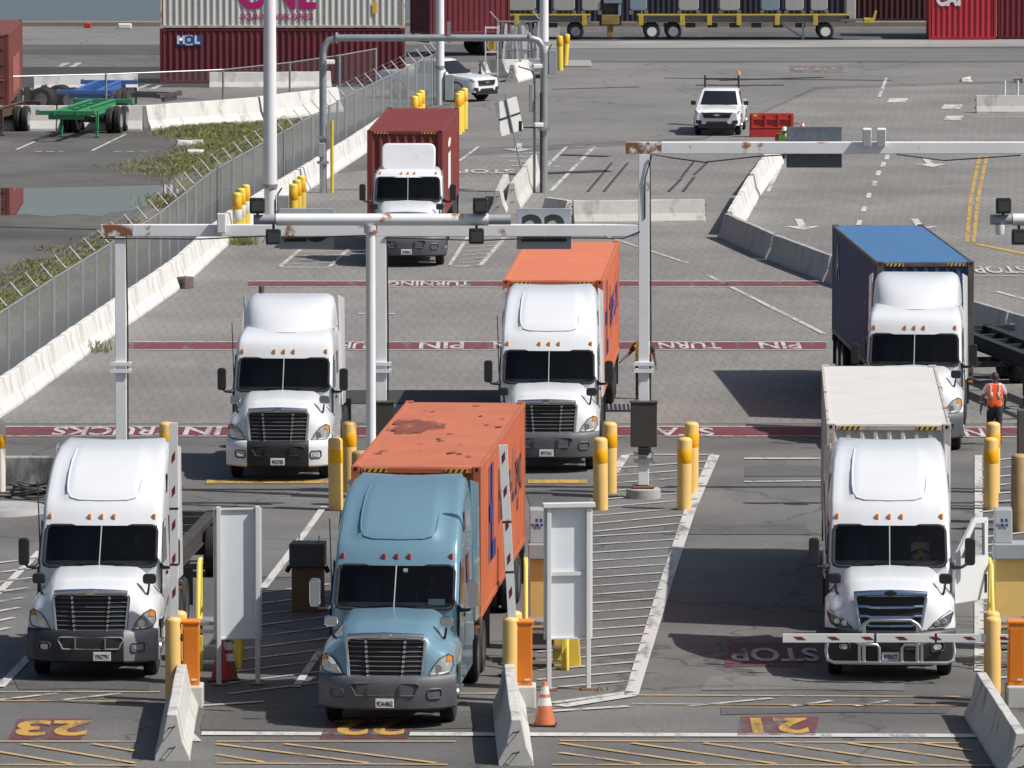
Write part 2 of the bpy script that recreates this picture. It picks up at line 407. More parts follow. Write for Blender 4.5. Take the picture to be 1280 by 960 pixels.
# maroon bands with words (read from the cabs)
for x0, x1, y, h in ((5, 1040, 540, 2.0), (1195, 1300, 541, 2.0), (160, 1033, 433, 2.0), (310, 1023, 355.5, 1.6)):
    s = (y + 429) / 19.1; hh = h * s * s * 19.1 / 9200 / 2
    M_.face([(P(x, yy).x, P(x, yy).y, Z1) for x, yy in ((x0, y - hh), (x1, y - hh), (x1, y + hh), (x0, y + hh))])
    for yy in (y - hh - .7, y + hh + .7): quad_px(W2, (x0, yy), (x1, yy), .16)
for x0, x1, y0, y1, sk in ((10, 116, 899, 925, 14), (400, 520, 898, 924, 10), (921, 1025, 896, 921, 6), (906, 1010, 803, 834, 6)):
    M2.face([(P(x, yy).x, P(x, yy).y, Z1) for x, yy in ((x0 + sk, y0), (x1, y0), (x1 - sk, y1), (x0, y1))])
FADED = MB()
for x0, y0, x1, y1 in ((987, 83, 1054, 91),): FADED.face([(P(x, yy).x, P(x, yy).y, Z2) for x, yy in ((x0, y0), (x1, y0), (x1, y1), (x0, y1))])
# lines further back
for a, b, w in (((743, 184), (688, 240), .15), ((708, 184), (743, 184), .12), ((708, 184), (682, 210), .13), ((598, 184), (574, 202), .13), ((350, 334), (376, 312), .14), ((350, 335), (412, 335), .2), ((412, 334), (436, 312), .13), ((562, 332), (585, 296), .12), ((562, 333), (600, 333), .14), ((600, 333), (634, 294), .15),
                ((755, 295), (860, 330), .14), ((885, 345), (1030, 418), .16), ((975, 210), (960, 240), .13), ((1108, 98), (1099, 122), .15), ((20, 188), (60, 170), .13), ((115, 189), (158, 168), .13), ((1245, 365), (1290, 377), .2),
                ((1215, 345), (1290, 346), .2), ((75, 84), (84, 79), .3), ((90, 84), (99, 79), .3), ((170, 112), (186, 106), .25), ((190, 112), (200, 107), .25)):
    quad_px(W2, a, b, w)
for y in range(297, 334, 5): quad_px(W2, (568 + (333 - y) * .6, y + 3), (604 + (333 - y) * .8, y), .1)
for y in range(314, 333, 5): quad_px(W2, (372 - (y - 312), y + 2), (432 - (y - 312), y), .1)
for x, y in ((1074, 279), (1080, 262), (1086, 245), (1093, 230), (1098, 217), (1104, 206), (1109, 197)): quad_px(W_, (x - 1, y + 3), (x + 1, y - 3), .17)
for x, y, w in ((1122, 126, .8), (1190, 134, .8), (1192, 148, .7)): quad_px(W_, (x - 2, y + 2.6), (x + 2, y - 2.6), w)
quad_px(W2, (1216, 147), (1290, 147), .3)
for x, y in ((43, 190), (58, 190), (73, 190), (142, 190), (158, 190), (174, 190)): quad_px(W2, (x, y), (x + 10, y), .25)
def arrow(x, y, mb, L=3.4):
    p = P(x, y)
    mb.face([(p.x + a, p.y + b, Z1) for a, b in ((-.13, .2), (.13, .2), (.13, L), (-.13, L))]); mb.face([(p.x + a, p.y + b, Z1) for a, b in ((-.62, .2), (0, -1.5), (.62, .2))])
arrow(1003, 284, W_); arrow(1163, 206, W_); arrow(1150, 284, W_); quad_px(W2, (448, 393), (494, 393), .35); arrow(648, 187, W2)
# tar-sealed cuts and tyre scrubs
for a, b, w in (((735, 240), (765, 204), .10), ((755, 240), (785, 204), .10), ((836, 240), (852, 224), .12), ((854, 240), (868, 222), .12), ((852, 222), (868, 202), .10), ((868, 219), (886, 202), .10), ((980, 107), (870, 107), .35), ((1115, 101), (830, 98), .3),
                ((800, 109), (690, 112), .25), ((1000, 155), (900, 150), .2), ((640, 219), (760, 214), .9), ((900, 101), (1030, 97), .4), ((700, 194), (760, 196), .5), ((190, 355), (230, 350), .3), ((120, 330), (170, 333), .25), ((835, 155), (868, 157), .3)):
    quad_px(TAR, a, b, w, Z2)
for x0, x1, y in ((640, 700, 208), (636, 672, 202), (680, 694, 202), (622, 660, 196), (655, 672, 191)):
    quad_px(W2, (x0, y), (x1, y + .6), .35)
rp = random.Random(21)
for k, (x0, y0, x1, y1, m_) in enumerate(((930, 583, 1026, 595, 0), (660, 612, 738, 640, 0), (300, 690, 395, 720, 1), (830, 655, 1010, 668, 0), (880, 845, 1130, 864, 1), (20, 845, 190, 862, 0), (1200, 660, 1240, 700, 0), (600, 560, 745, 572, 1), (240, 650, 300, 690, 0), (900, 884, 1190, 893, 0), (250, 890, 600, 912, 0))):
    o_ = MB().face([(P(x, y).x + rp.uniform(-.1, .1), P(x, y).y + rp.uniform(-.2, .2), .012) for x, y in ((x0, y0), ((x0 + x1) / 2, y0 + rp.uniform(-2, 2)), (x1, y0), (x1, y1), ((x0 + x1) / 2, y1 + rp.uniform(-2, 2)), (x0, y1))]).build('asphalt_patch', ground_mat('asphalt_repair_%d' % k, ((.095, .092, .09), (.155, .15, .145))[m_], .5, patch=.2, stain=.4)[0]); tag(o_, kind='structure')
for mb, m, nm in ((W_, WPAINT, 'road_marking'), (W2, WPAINT2, 'road_marking'), (Y_, YPAINT, 'road_marking'), (O_, OPAINT, 'road_marking'), (M_, MPAINT, 'painted_band'), (M2, MPAINT2, 'painted_panel'), (FADED, worn_paint('nearly_gone_maroon_paint', (.20, .06, .07), .5, .62), 'painted_panel'), (TAR, NEWTAR, 'tar_seal')):
    tag(mb.build(nm, m, fix=False), kind='structure')
# flat words; 'up' of the letters points to the camera side because they are read from the cabs
def ground_word(txt, px, py, width_px, length_m, m, yaw=0.0, bold=.02):
    p = P(px, py); s = (py + 429) / 19.1; q = Matrix.Rotation(yaw, 3, 'Z')
    M = frame(q @ Vector((-1, 0, 0)), q @ Vector((0, -1, 0)), (p.x, p.y, Z3))
    o = text_mesh(txt, 1.0, m, None, 'road_lettering', Matrix.Identity(4), bold=bold)
    xs = [v.co.x for v in o.data.vertices]; ys = [v.co.y for v in o.data.vertices]
    cx, cy = (min(xs) + max(xs)) / 2, (min(ys) + max(ys)) / 2
    sc = Matrix.Diagonal((width_px / s / (max(xs) - min(xs)), length_m / (max(ys) - min(ys)), 1, 1))
    o.data.transform(M @ sc @ Matrix.Translation((-cx, -cy, 0)))
    return tag(o, kind='structure')
for txt, x, y, w, L in (('TRUCKS', 143, 540, 155, 1.9), ('IN', 253, 540, 46, 1.9), ('STAY', 842, 541, 100, 1.9), ('IN', 1222, 542, 34, 1.9), ('IN', 740, 541, 40, 1.9), ('TRUCKS', 590, 541, 130, 1.9), ('STAY', 380, 541, 90, 1.9),
                        ('PIN', 975, 433, 52, 1.9), ('TURN', 862, 433, 78, 1.9), ('PIN', 552, 433, 56, 1.9), ('TURN', 440, 433, 70, 1.9), ('TURN', 655, 433, 78, 1.9), ('TURNING', 536, 355.5, 106, 1.6),
                        ('STOP', 1250, 338, 66, 2.6), ('STOP', 607, 215, 72, 2.2)):
    ground_word(txt, x, y, w, L, WPAINT2)
ground_word('STOP', 1021, 87, 56, 2.2, worn_paint('faint_white_road_paint', (.50, .44, .44), .52, .45))
for txt, x, y, w in (('23', 66, 912, 92), ('22', 462, 911, 90), ('21', 975, 909, 72)): ground_word(txt, x, y, w, 1.9, YPAINT, bold=.03)
ground_word('STOP', 968, 820, 110, 1.9, WPAINT2)
# ------------------------------------------------------------------ concrete barriers
def conc(name, col, dark, cover=.58, scale=2.0): return mat(name, col, .85, var=.10, scale=scale * .6, col2=dark, cover=cover, sharp=.16, bump=.25, bscale=9, stretch=(1, 1, .45))
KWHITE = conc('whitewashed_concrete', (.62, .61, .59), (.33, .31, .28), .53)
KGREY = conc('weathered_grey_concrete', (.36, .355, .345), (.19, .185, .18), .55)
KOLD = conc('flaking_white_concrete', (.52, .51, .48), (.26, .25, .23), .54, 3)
JP = [(-.305, 0), (-.305, .075), (-.18, .33), (-.085, .81), (.085, .81), (.18, .33), (.305, .075), (.305, 0)]
def barrier(label, a, b, m, group=None, name='concrete_barrier', h=1.0, loops=True, w=1.0):
    a = Vector((a[0], a[1], 0)); b = Vector((b[0], b[1], 0)); d = (b - a); L = d.length; ang = math.atan2(d.y, d.x) - math.pi / 2
    n = max(2, int(L / .8)); rows = []
    rnd = random.Random(int(a.x * 91 + a.y * 13))
    for k in range(n + 1):
        y = L * k / n
        rows.append([(x * w + rnd.uniform(-.006, .006), y, z * h + (rnd.uniform(-.012, .008) if z > .5 else 0)) for x, z in JP])
    mb = MB().grid(rows); c = len(JP)
    mb.f.append(tuple(range(c))); mb.f.append(tuple((n) * c + i for i in reversed(range(c))))
    t = empty(name, a, ang, label, 'barrier', group)
    mb.build('barrier_block', m, t, bevel=.015)
    if loops:
        for y, s in ((0, -1), (L, 1)):
            for z in (.22, .58):
                MB().poly([(-.05, y, z * h), (-.06, y + s * .06, z * h), (.05, y + s * .07, z * h + .02), (.05, y, z * h + .03)], .012, 5).build('steel_loop', STEELD, t)
    return t
# whitewashed row along the fence foot: 6 m blocks following the bend
def along(poly, step):
    out = []; pts = [Vector((p.x, p.y, 0)) for p in poly]; pos = 0.0; tot = sum((b - a).length for a, b in zip(pts, pts[1:]))
    def at(s):
        for a, b in zip(pts, pts[1:]):
            L = (b - a).length
            if s <= L: return a.lerp(b, s / L)
            s -= L
        return pts[-1].copy()
    k = 0
    while k * step < tot - .5: out.append((at(k * step), at(min((k + 1) * step, tot)))); k += 1
    return out
foot = ff[:-1] + [P(496, 165)]
for a, b in along(foot, 6.0):
    d = (b - a).normalized() * .03
    barrier('whitewashed concrete barrier block in the long row at the foot of the chain-link fence', a + d + Vector((-.3, 0, 0)), b - d + Vector((-.3, 0, 0)), KWHITE, 'whitewashed barriers along the fence', loops=False, h=1.02)
# chain-link fence behind it
def chain_mat(name, thr, col):
    fm = bpy.data.materials.new(name); fm.use_nodes = True
    n = fm.node_tree.nodes; l = fm.node_tree.links; b = n['Principled BSDF']; b.inputs['Base Color'].default_value = (*col, 1); b.inputs['Roughness'].default_value = .5; b.inputs['Metallic'].default_value = .3
    tc = n.new('ShaderNodeTexCoord'); sep = n.new('ShaderNodeSeparateXYZ'); l.new(tc.outputs['UV'], sep.inputs[0])
    def wire(sign):
        a = n.new('ShaderNodeMath'); a.operation = 'MULTIPLY'; a.inputs[1].default_value = sign; l.new(sep.outputs['Y'], a.inputs[0])
        s = n.new('ShaderNodeMath'); s.operation = 'ADD'; l.new(sep.outputs['X'], s.inputs[0]); l.new(a.outputs[0], s.inputs[1])
        f = n.new('ShaderNodeMath'); f.operation = 'PINGPONG'; f.inputs[1].default_value = .05; l.new(s.outputs[0], f.inputs[0])
        c = n.new('ShaderNodeMath'); c.operation = 'LESS_THAN'; c.inputs[1].default_value = thr; l.new(f.outputs[0], c.inputs[0]); return c.outputs[0]
    mx = n.new('ShaderNodeMath'); mx.operation = 'MAXIMUM'; l.new(wire(1), mx.inputs[0]); l.new(wire(-1), mx.inputs[1])
    tr = n.new('ShaderNodeBsdfTransparent'); x = n.new('ShaderNodeMixShader'); l.new(mx.outputs[0], x.inputs[0]); l.new(tr.outputs[0], x.inputs[1]); l.new(b.outputs[0], x.inputs[2]); l.new(x.outputs[0], n['Material Output'].inputs[0])
    return fm
CHAIN = chain_mat('chain_link_mesh', .021, (.24, .25, .26)); CHAIN_THIN = chain_mat('thin_wire_mesh', .003, (.25, .26, .27))
GALV = mat('galvanised_steel', (.36, .38, .40), .45, metal=.5, var=.12, scale=4)
def fence(name, label, poly, h=2.15, step=3.0, arms=True, lean=(-.35, .0), group=None, mesh=None):
    pts = along(poly, step); o = poly[0]
    t = empty(name, (o.x, o.y, 0), 0, label, 'fence', group)
    nodes = [p[0] for p in pts] + [pts[-1][1]]; loc = [Vector((p.x - o.x, p.y - o.y, 0)) for p in nodes]
    me = MB().grid([[p + Vector((0, 0, .05)) for p in loc], [p + Vector((0, 0, h)) for p in loc]]).build('mesh_panel', mesh or CHAIN, t, fix=False)
    uv = me.data.uv_layers.new(name='UVMap'); cum = [0]
    for a, b in zip(loc, loc[1:]): cum.append(cum[-1] + (b - a).length)
    for li, lp in enumerate(me.data.loops):
        i = lp.vertex_index; k = i % len(loc); uv.data[li].uv = (cum[k], .05 if i < len(loc) else h)
    MB().poly([p + Vector((0, 0, h)) for p in loc], .028, 6).build('top_rail', GALV, t)
    for k, p in enumerate(loc):
        po = MB().tube(p, p + Vector((0, 0, h + .05)), .045 if k % 4 else .06, n=8).build('post', GALV, t, 40)
        if arms: MB().tube(p + Vector((0, 0, h)), p + Vector((lean[0], lean[1], h + .42)), .028, .02, 6).build('barb_arm', GALV, po)
    if arms:
        w = MB()
        for f in (.35, .65, .95): w.poly([p + Vector((lean[0] * f, lean[1] * f, h + .42 * f)) for p in loc], .004, 4)
        w.build('barbed_wire', GALV, t)
    return t
fence('chain_link_fence', 'tall grey chain-link fence with leaning barbed-wire arms curving along the yard', [p + Vector((-.85, 0, 0)) for p in ff])
fence('chain_link_fence', 'low thin wire fence on the yard wall in front of the stacked containers', [P(-40, 158), P(150, 153), P(250, 150), P(320, 143), P(400, 132), P(470, 118)], h=2.0, step=6.0, arms=False, mesh=CHAIN_THIN)
# walls of white blocks at the back of the damp yard
for k, (x0, y0, x1, y1) in enumerate(((-30, 163, 70, 163), (72, 163, 178, 163), (180, 163, 320, 152), (322, 151, 420, 139))):
    barrier(['whitewashed barrier block behind the dark chassis at the left edge', 'whitewashed barrier block seen under the green chassis', 'whitewashed barrier block with weeds at its foot, right of the green chassis', 'whitewashed barrier block behind the left light pole'][k], P(x0, y0), P(x1, y1), KWHITE, 'white yard wall', loops=False, h=1.25, w=1.3)
for lab, a, b in (('long white barrier lying behind the blue chassis', (42, 114), (172, 113)), ('white barrier with a dark scrape left of the tall light pole', (262, 110), (335, 110)), ('white barrier right of the tall light pole below the maroon container', (338, 110), (413, 109)), ('white barrier below the right end of the maroon container', (478, 101), (520, 100))):
    barrier(lab, P(*a), P(*b), KWHITE, 'white barriers in front of the stacked containers', loops=False, h=.88)
barrier('grey concrete barrier nose to the camera beside lane 23 gate', P(215, 951), P(228, 880), KOLD, 'gate nose barriers')
barrier('grey concrete barrier with bright white end beside the traffic cone', P(645, 957), P(636, 884), KOLD, 'gate nose barriers')
barrier('dark grey concrete barrier set askew at the lower right corner', P(1276, 975), P(1226, 896), KOLD, 'gate nose barriers')
barrier('flaking white concrete barrier lying across the yard right of lane sign 22', P(716, 279), P(880, 277), KOLD, h=.95)
barrier('chipped barrier stub behind lane sign 22', P(712, 268), P(684, 264), KOLD, h=.6)
barrier('upright chipped white barrier end left of lane sign 22', P(622, 267), P(632, 246), KOLD, h=1.0)
barrier('chipped white barrier rising behind the leaning panel sign', P(640, 262), P(668, 224), KOLD, h=1.15)
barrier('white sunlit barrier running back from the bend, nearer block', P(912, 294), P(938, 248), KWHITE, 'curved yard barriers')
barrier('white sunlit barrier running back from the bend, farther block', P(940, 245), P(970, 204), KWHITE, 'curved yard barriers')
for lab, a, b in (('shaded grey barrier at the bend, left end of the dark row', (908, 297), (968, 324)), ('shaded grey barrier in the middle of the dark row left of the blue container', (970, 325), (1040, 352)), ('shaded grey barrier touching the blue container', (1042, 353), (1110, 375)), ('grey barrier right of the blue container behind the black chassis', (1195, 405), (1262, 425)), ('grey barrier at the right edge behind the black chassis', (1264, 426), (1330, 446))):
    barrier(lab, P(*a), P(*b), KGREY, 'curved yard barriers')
bb = barrier('pale barrier with two white posts near the right edge far back', P(1220, 141), P(1300, 141), KOLD, h=.92)
for x in (1.2, 1.75): MB().tube((0, x, .9 * .81), (0.0, x, 1.35), .05, n=8).build('post', PLATE, bb)
barrier('pale barrier lying beside the far pickup and slatted gate', P(600, 97), P(655, 96), KWHITE, h=1.0)
barrier('lumpy whitewashed block under the slatted gate panel', P(662, 97), P(640, 103), KWHITE, h=1.0)
w_ = MB().box((0, 0, .33), (3.0, .4, .66)); sl = P(18, 606)
o = w_.build('concrete_wall', conc('stained_wall_concrete', (.34, .33, .32), (.10, .10, .10), .48, 2.2), bevel=.02); o.location = (sl.x - .2, sl.y, 0); tag(o, 'low stained concrete wall at the left edge behind the white truck', 'wall')
o = MB().lathe([(1.05, 0), (1.0, .14), (.001, .15)], (0, 0, 0), 28).build('kerb_island', KGREY, None, 40); q = P(0, 640); o.location = (q.x, q.y, 0); tag(o, kind='structure')
o = MB().box((0, 0, .05), (1.3, 4.5, .1)).build('kerb_island', conc('island_concrete', (.30, .29, .28), (.2, .2, .19)), None, bevel=.03); q = P(722, 81); o.location = (q.x, q.y, 0); tag(o, kind='structure')
# ------------------------------------------------------------------ gantries
GW = mat('rust_spotted_white_steel', (.80, .81, .82), .45, var=.05, scale=1.5, col3=(.36, .14, .06), cover3=.60, scale3=1.3)
GPIPE = mat('white_pipe_paint', (.80, .81, .81), .4, var=.05, scale=1.2, col3=(.34, .15, .08), cover3=.65, scale3=1.3)
GWR = mat('rust_eaten_white_steel', (.70, .70, .68), .55, var=.06, scale=2, col2=(.24, .10, .05), cover=.50, sharp=.06)
RUST = mat('bare_rusty_steel', (.24, .11, .065), .75, var=.35, scale=6)
SIGNG = mat('grey_sign_panel', (.34, .37, .41), .55, var=.08, scale=2); SIGND = mat('dark_slate_sign_panel', (.11, .13, .155), .5, var=.2, scale=8)
g0 = P(805, 622); GY = g0.y; gs = 55.0
def gx(px, y=None): return (px - 640) / gs
t = empty('sign_gantry', (0, GY, 0), 0, 'rust-spotted white box-beam gantry with three posts and lane signs', 'gantry')
bm = MB().box(((gx(165) + gx(800)) / 2, 0, 6.12), (gx(800) - gx(165), .25, .27)); bm.build('lower_beam', GW, t, bevel=.015)
MB().box((gx(147), 0, 6.12), (.78, .24, .26)).build('beam_end', GWR, t, bevel=.01)
MB().box(((gx(826) + gx(1500)) / 2, 0, 8.0), (gx(1500) - gx(826), .25, .27)).build('upper_beam', GW, t, bevel=.015)
MB().box((gx(804), 0, 8.0), (.8, .24, .26)).build('beam_end', GWR, t, bevel=.01)
for px, top in ((150, 5.98), (476, 5.98), (805, 7.86)):
    x = gx(px); p = MB()
    for sx in (-.1, .1): p.box((x + sx, .01, (top + .3) / 2), (.045, .24, top - .3))
    p.box((x, -.122, (top + .3) / 2), (.24, .02, top - .3))
    po = p.build('post', GW, t, bevel=.008)
    MB().lathe([(.40, 0), (.39, .2), (.36, .22), (.001, .22)], (x, 0, 0), 24).build('post_footing', KGREY, po, 40)
    MB().box((x, 0, .26), (.5, .45, .04)).build('base_plate', RUST, po)
    MB().box((x, 0, top - .12), (.2, .2, .24)).build('post_head', RUST, po)
    for z in (2.92, 3.08, 1.02, .86):
        c = MB().box((x, -.16, z), (.46, .06, .08)); c.poly([(x + .22 * math.cos(R(a)) , .15 + .15 * math.sin(R(a)), z) for a in range(-30, 211, 30)], .018, 5); c.build('clamp', ALU if z < 2 else GW, po)
    MB().poly([(x + .13, -.05, top), (x + .16, -.06, 4), (x + .15, -.06, 1.0), (x + .25, -.1, .8)], .02, 5).build('cable', BLACKP, po)
MB().tube((gx(1500), 0, 0), (gx(1500), 0, 8), .13).build('post', GW, t)
for px in (476, 805):
    x = gx(px); b_ = MB().box((x, -.24, 1.70), (.6, .3, 1.0)); b_.box((x, -.24, 2.22), (.64, .34, .04)).build('equipment_box', mat('dark_bronze_box', (.055, .050, .045), .5, var=.15, scale=2), t, bevel=.015)
    MB().box((x, -.3, 1.1), (.25, .2, .16)).build('reader', BLACKP, t, bevel=.02); MB().box((x + .12, -.32, 1.0), (.1, .1, .1)).build('reader_light', PLATE, t)
for px, txt in ((680, '22'), (383, '23')):
    x = gx(px); z = 6.14
    s_ = MB().box((x, .19, z), (1.24, .05, .93)).build('lane_sign', SIGNG, t, bevel=.01)
    text_mesh(txt, .82, HAZ_K, s_, 'sign_number', frame((1, 0, 0), (0, 0, 1), (x, .19 - .0285, z - .02)), sx=1.25, bold=.03)
MB().box((gx(1018), .19, 8.0), (1.26, .05, .93)).build('lane_sign', SIGND, t, bevel=.01)
for px in (1083, 1101): MB().box((gx(px), -.2, 8.25), (.2, .14, .42), m=Matrix.Rotation(R(12), 3, 'X')).build('antenna_box', PLATE, t, bevel=.02)
MB().box((gx(277), -.22, 6.3), (.2, .14, .45)).build('antenna_box', PLATE, t, bevel=.02)
for pts in ([(gx(806), -.14, 6.4), (gx(806), -.16, 7.3), (gx(815), -.18, 7.86), (gx(840), -.16, 7.78), (gx(880), -.16, 7.68), (gx(950), -.16, 7.82), (gx(1000), -.16, 7.86)], [(gx(1120), -.16, 7.86), (gx(1180), -.16, 7.72), (gx(1275), -.16, 7.84)], [(gx(130), -.15, 5.95), (gx(250), -.15, 5.93), (gx(330), -.15, 6.0), (gx(345), -.15, 5.95), (gx(470), -.15, 6.02)], [(gx(480), -.15, 5.96), (gx(600), -.15, 5.9), (gx(680), -.15, 5.96), (gx(780), -.15, 5.95), (gx(800), -.15, 6.1)]):
    MB().poly(pts, .016, 5).build('cable', BLACKP, t)
# round pipe portal
FL = mat('black_floodlight', (.02, .02, .022), .4, var=.3, scale=5)
def pipe_portal(label, px_post, x0, x1, zz=6.58, lamps=()):
    p0 = P(px_post, 640); s = 9200 / math.hypot(p0.y, CAM_H) 
    gx2 = lambda px: (px - px_post) / 56.2
    t = empty('pipe_gantry', (p0.x, p0.y, 0), 0, label, 'gantry')
    MB().tube((0, 0, 0), (0, 0, zz), .11, n=14).lathe([(.2, 0), (.2, .04), (.001, .04)], (0, 0, 0)).build('post', GPIPE, t, 40)
    MB().lathe([(.135, -.18), (.15, -.18), (.15, .0), (.135, .0)], (0, 0, zz - .12), 16).build('collar', GWR, t, 40)
    MB().tube((gx2(x0), 0, zz), (gx2(x1), 0, zz), .135, n=16).build('cross_pipe', GPIPE, t, 40)
    for px, e in ((x0, -1), (x1, 1)): MB().tube((gx2(px), 0, zz), (gx2(px) + e * .5, 0, zz), .115, n=14).build('pipe_end', GREYBOX, t, 40)
    for px, dz in lamps:
        l_ = MB().box((gx2(px), -.14, zz + dz), (.34, .26, .34), m=Matrix.Rotation(R(-10), 3, 'X')).box((gx2(px), 0, zz + dz * .5), (.06, .06, abs(dz)))
        lo = l_.build('floodlight', FL, t, bevel=.03)
        MB().box((gx2(px), -.28, zz + dz), (.24, .02, .22)).build('lens', mat('dark_lens', (.05, .055, .06), .08, coat=1), lo)
    return t
pipe_portal('white round-pipe gantry with black floodlights in front of the middle beam', 464, 345, 612, lamps=((322, .32), (342, -.38), (602, .32), (597, -.36)))
pp = pipe_portal('second white pipe gantry whose grey tip and floodlights show at the right edge', 1400, 1262, 1540, lamps=((1250, .32), (1270, -.38)))
MB().lathe([(.001, -.12), (.09, -.1), (.11, 0), (.11, .12), (.001, .13)], ((1246 - 1400) / 56.2, -.05, 6.35), 12).build('dome_camera', PLATE, pp, 40)
# grey pipe portal further back
q0, q1 = P(404, 241), P(680, 241); w = q1.x - q0.x
t = empty('pipe_portal', (q0.x, q0.y, 0), 0, 'tall grey pipe portal with rounded corners spanning the lane behind', 'gantry')
h = 5.55; bend = [(-.0, 0, 0), (0, 0, h - .6), (.06, 0, h - .3), (.2, 0, h - .1), (.5, 0, h)]
MB().poly(bend[:2], .13, 12).build('post', GALV, t, 40); MB().poly([(w, 0, 0), (w, 0, h - .6)], .13, 12).build('post', GALV, t, 40)
MB().poly(bend[1:] + [(w / 2, 0, h)] + [(w - x, y, z) for x, y, z in bend[:0:-1]], .125, 12).build('cross_pipe', GALV, t, 40)
for x in (.5, w - .5): MB().lathe([(.2, -.04), (.2, .04)], (x, 0, h), 14, 'X').build('flange', GALV, t, 40)
for x, z, sgn in ((.1, 4.7, 1), (w - .1, 4.55, -1), (w - .05, 2.45, -1)):
    MB().box((x + sgn * .15, -.22, z), (.34, .2, .16), rz=.3).build('camera_box', PLATE, t, bevel=.03)
for x, z in ((.0, 1.1), (w, 2.3), (0, 2.0)): MB().box((x, -.16, z), (.42, .1, .1)).build('bracket', GALV, t)
MB().box((-.05, -.2, 1.55), (.25, .2, .5)).build('junction_box', GREYBOX, t, bevel=.02)
MB().poly([(w - .35, .1, 0), (w - .35, .1, 4.2), (w - .45, .05, 4.4), (w - .9, -.1, 4.55)], .05, 8).build('side_pole', GALV, t, 40)
MB().poly([(w - .12, -.12, 0), (w - .12, -.12, 3.6)], .035, 6).build('conduit', BLACKP, t)
MB().box((w - .45, .0, 3.4), (.16, .1, 1.0)).build('light_bar', GREYBOX, t, bevel=.03)
MB().poly([(w - .1, -.1, 2.35), (w - .75, -.1, 2.35)], .03, 6).box((w - .85, -.15, 2.4), (.12, .2, .36)).build('card_reader', BLACKP, t)
MB().tube((.32, -.1, 0), (.32, -.1, 2.6), .06, n=8).build('yellow_pole', mat('bright_yellow_paint', (.70, .52, .06), .45, var=.06), t)
MB().box((w - 3.4, -.08, h + .2), (.12, .08, .75)).box((w - 3.3, -.05, h + .02), (.3, .2, .06)).build('antenna_bar', GALV, t)
# light poles
POLE = mat('white_light_pole', (.80, .81, .83), .4, var=.03)
def light_pole(label, px, py, r, r2=None, top=16):
    p = P(px, py); t = empty('light_pole', p, 0, label, 'pole', 'white light poles')
    MB().tube((0, 0, .0), (0, 0, 1.6), r * .85, n=16).build('pole_base', POLE, t, 40); MB().tube((0, 0, 1.6), (0, 0, top), r, r * .7, 18).build('pole_shaft', POLE, t, 40)
    MB().lathe([(r * 1.05, 1.55), (r * 1.05, 1.68)], (0, 0, 0), 18).build('collar', GALV, t, 40)
    hd = MB(); 
    for s in (-1, 1): hd.tube((0, 0, top - .1), (s * 1.4, 0, top + .1), .06).box((s * 1.6, 0, top + .1), (.8, .4, .16))
    hd.build('lamp_head', GREYBOX, t, bevel=.03)
    MB().box((r + .2, -.05, .75), (.38, .3, 1.1)).build('control_box', GREYBOX, t, bevel=.02)
    MB().poly([(r, -.1, .2), (r + .02, -.1, 1.35), (r + .15, -.05, 1.55)], .03, 6).build('conduit', BLACKP, t)
    return t
light_pole('thick white light pole rising beside the fence behind the left gantry beam', 338, 293, .235)
light_pole('white light pole behind the dark red container', 550, 131, .19)
light_pole('white light pole rising behind the right leg of the grey pipe portal', 680, 98, .21)
# ------------------------------------------------------------------ tractor (local: x to the picture's right, +y towards its tail, front bumper at y=0)
T_YF = {'raised': [(.95, 1.86), (1.96, 1.80), (2.68, 2.38), (2.80, 2.44), (3.02, 2.56), (3.15, 2.72), (3.4, 3.08), (3.65, 3.52), (3.85, 4.02), (3.95, 4.5), (4.0, 5.1)],
        'mid':    [(.95, 1.86), (1.96, 1.80), (2.68, 2.38), (2.80, 2.42), (3.00, 2.50), (3.12, 2.62), (3.22, 2.85), (3.30, 3.3), (3.34, 3.8), (3.36, 4.4), (3.37, 5.0)],
        'day':    [(.95, 1.86), (1.96, 1.80), (2.68, 2.30), (2.74, 2.36), (2.80, 2.42), (2.86, 2.55), (2.90, 2.75), (2.92, 3.0), (2.93, 3.2), (2.94, 3.4), (2.95, 3.6)]}
T_W = {'raised': [(.95, 1.17), (1.96, 1.17), (2.68, 1.15), (3.0, 1.15), (3.5, 1.13), (3.8, 1.09), (3.95, 1.02), (4.0, .92)],
       'mid': [(.95, 1.17), (1.96, 1.17), (2.68, 1.15), (3.0, 1.14), (3.2, 1.08), (3.30, 1.0), (3.37, .85)],
       'day': [(.95, 1.12), (1.96, 1.12), (2.68, 1.08), (2.8, 1.03), (2.9, .94), (2.95, .8)]}
T_YB = {'raised': 5.45, 'mid': 5.45, 'day': 3.85}
FR = [0, .25, .5, .60, .66, .82, .915]

def shell_front(kind, fr, z):
    w = table(T_W[kind], z); yf = table(T_YF[kind], z)
    y = yf + .10 * fr * fr
    if kind == 'raised' and z > 3.1:
        k = min(1, (z - 3.1) / .12)
        if fr < .63: y -= .085 * k
    return Vector((fr * w, y, z))
def shell_ring(kind, z):
    w = table(T_W[kind], z); yb = T_YB[kind]
    half = [shell_front(kind, f, z) for f in FR]
    a = half[-1]; rr = .22 if z < 2.75 else min(.6, .22 + (z - 2.75) * .45)
    for i in range(1, 6):
        t = R(90 * i / 5)
        half.append(Vector((a.x + (w - a.x) * math.sin(t), a.y + rr * (1 - math.cos(t)), z)))
    y0 = half[-1].y
    for i in range(1, 5): half.append(Vector((w, min(lerp(y0, yb, i / 4), yb), z)))
    half.append(Vector((w * .5, yb, z))); half.append(Vector((0, yb, z)))
    left = [Vector((-p.x, p.y, p.z)) for p in half[1:-1]]
    return half + left[::-1]
def hood_front(x):
    return .13 + .42 * abs(x / 1.22) ** 3
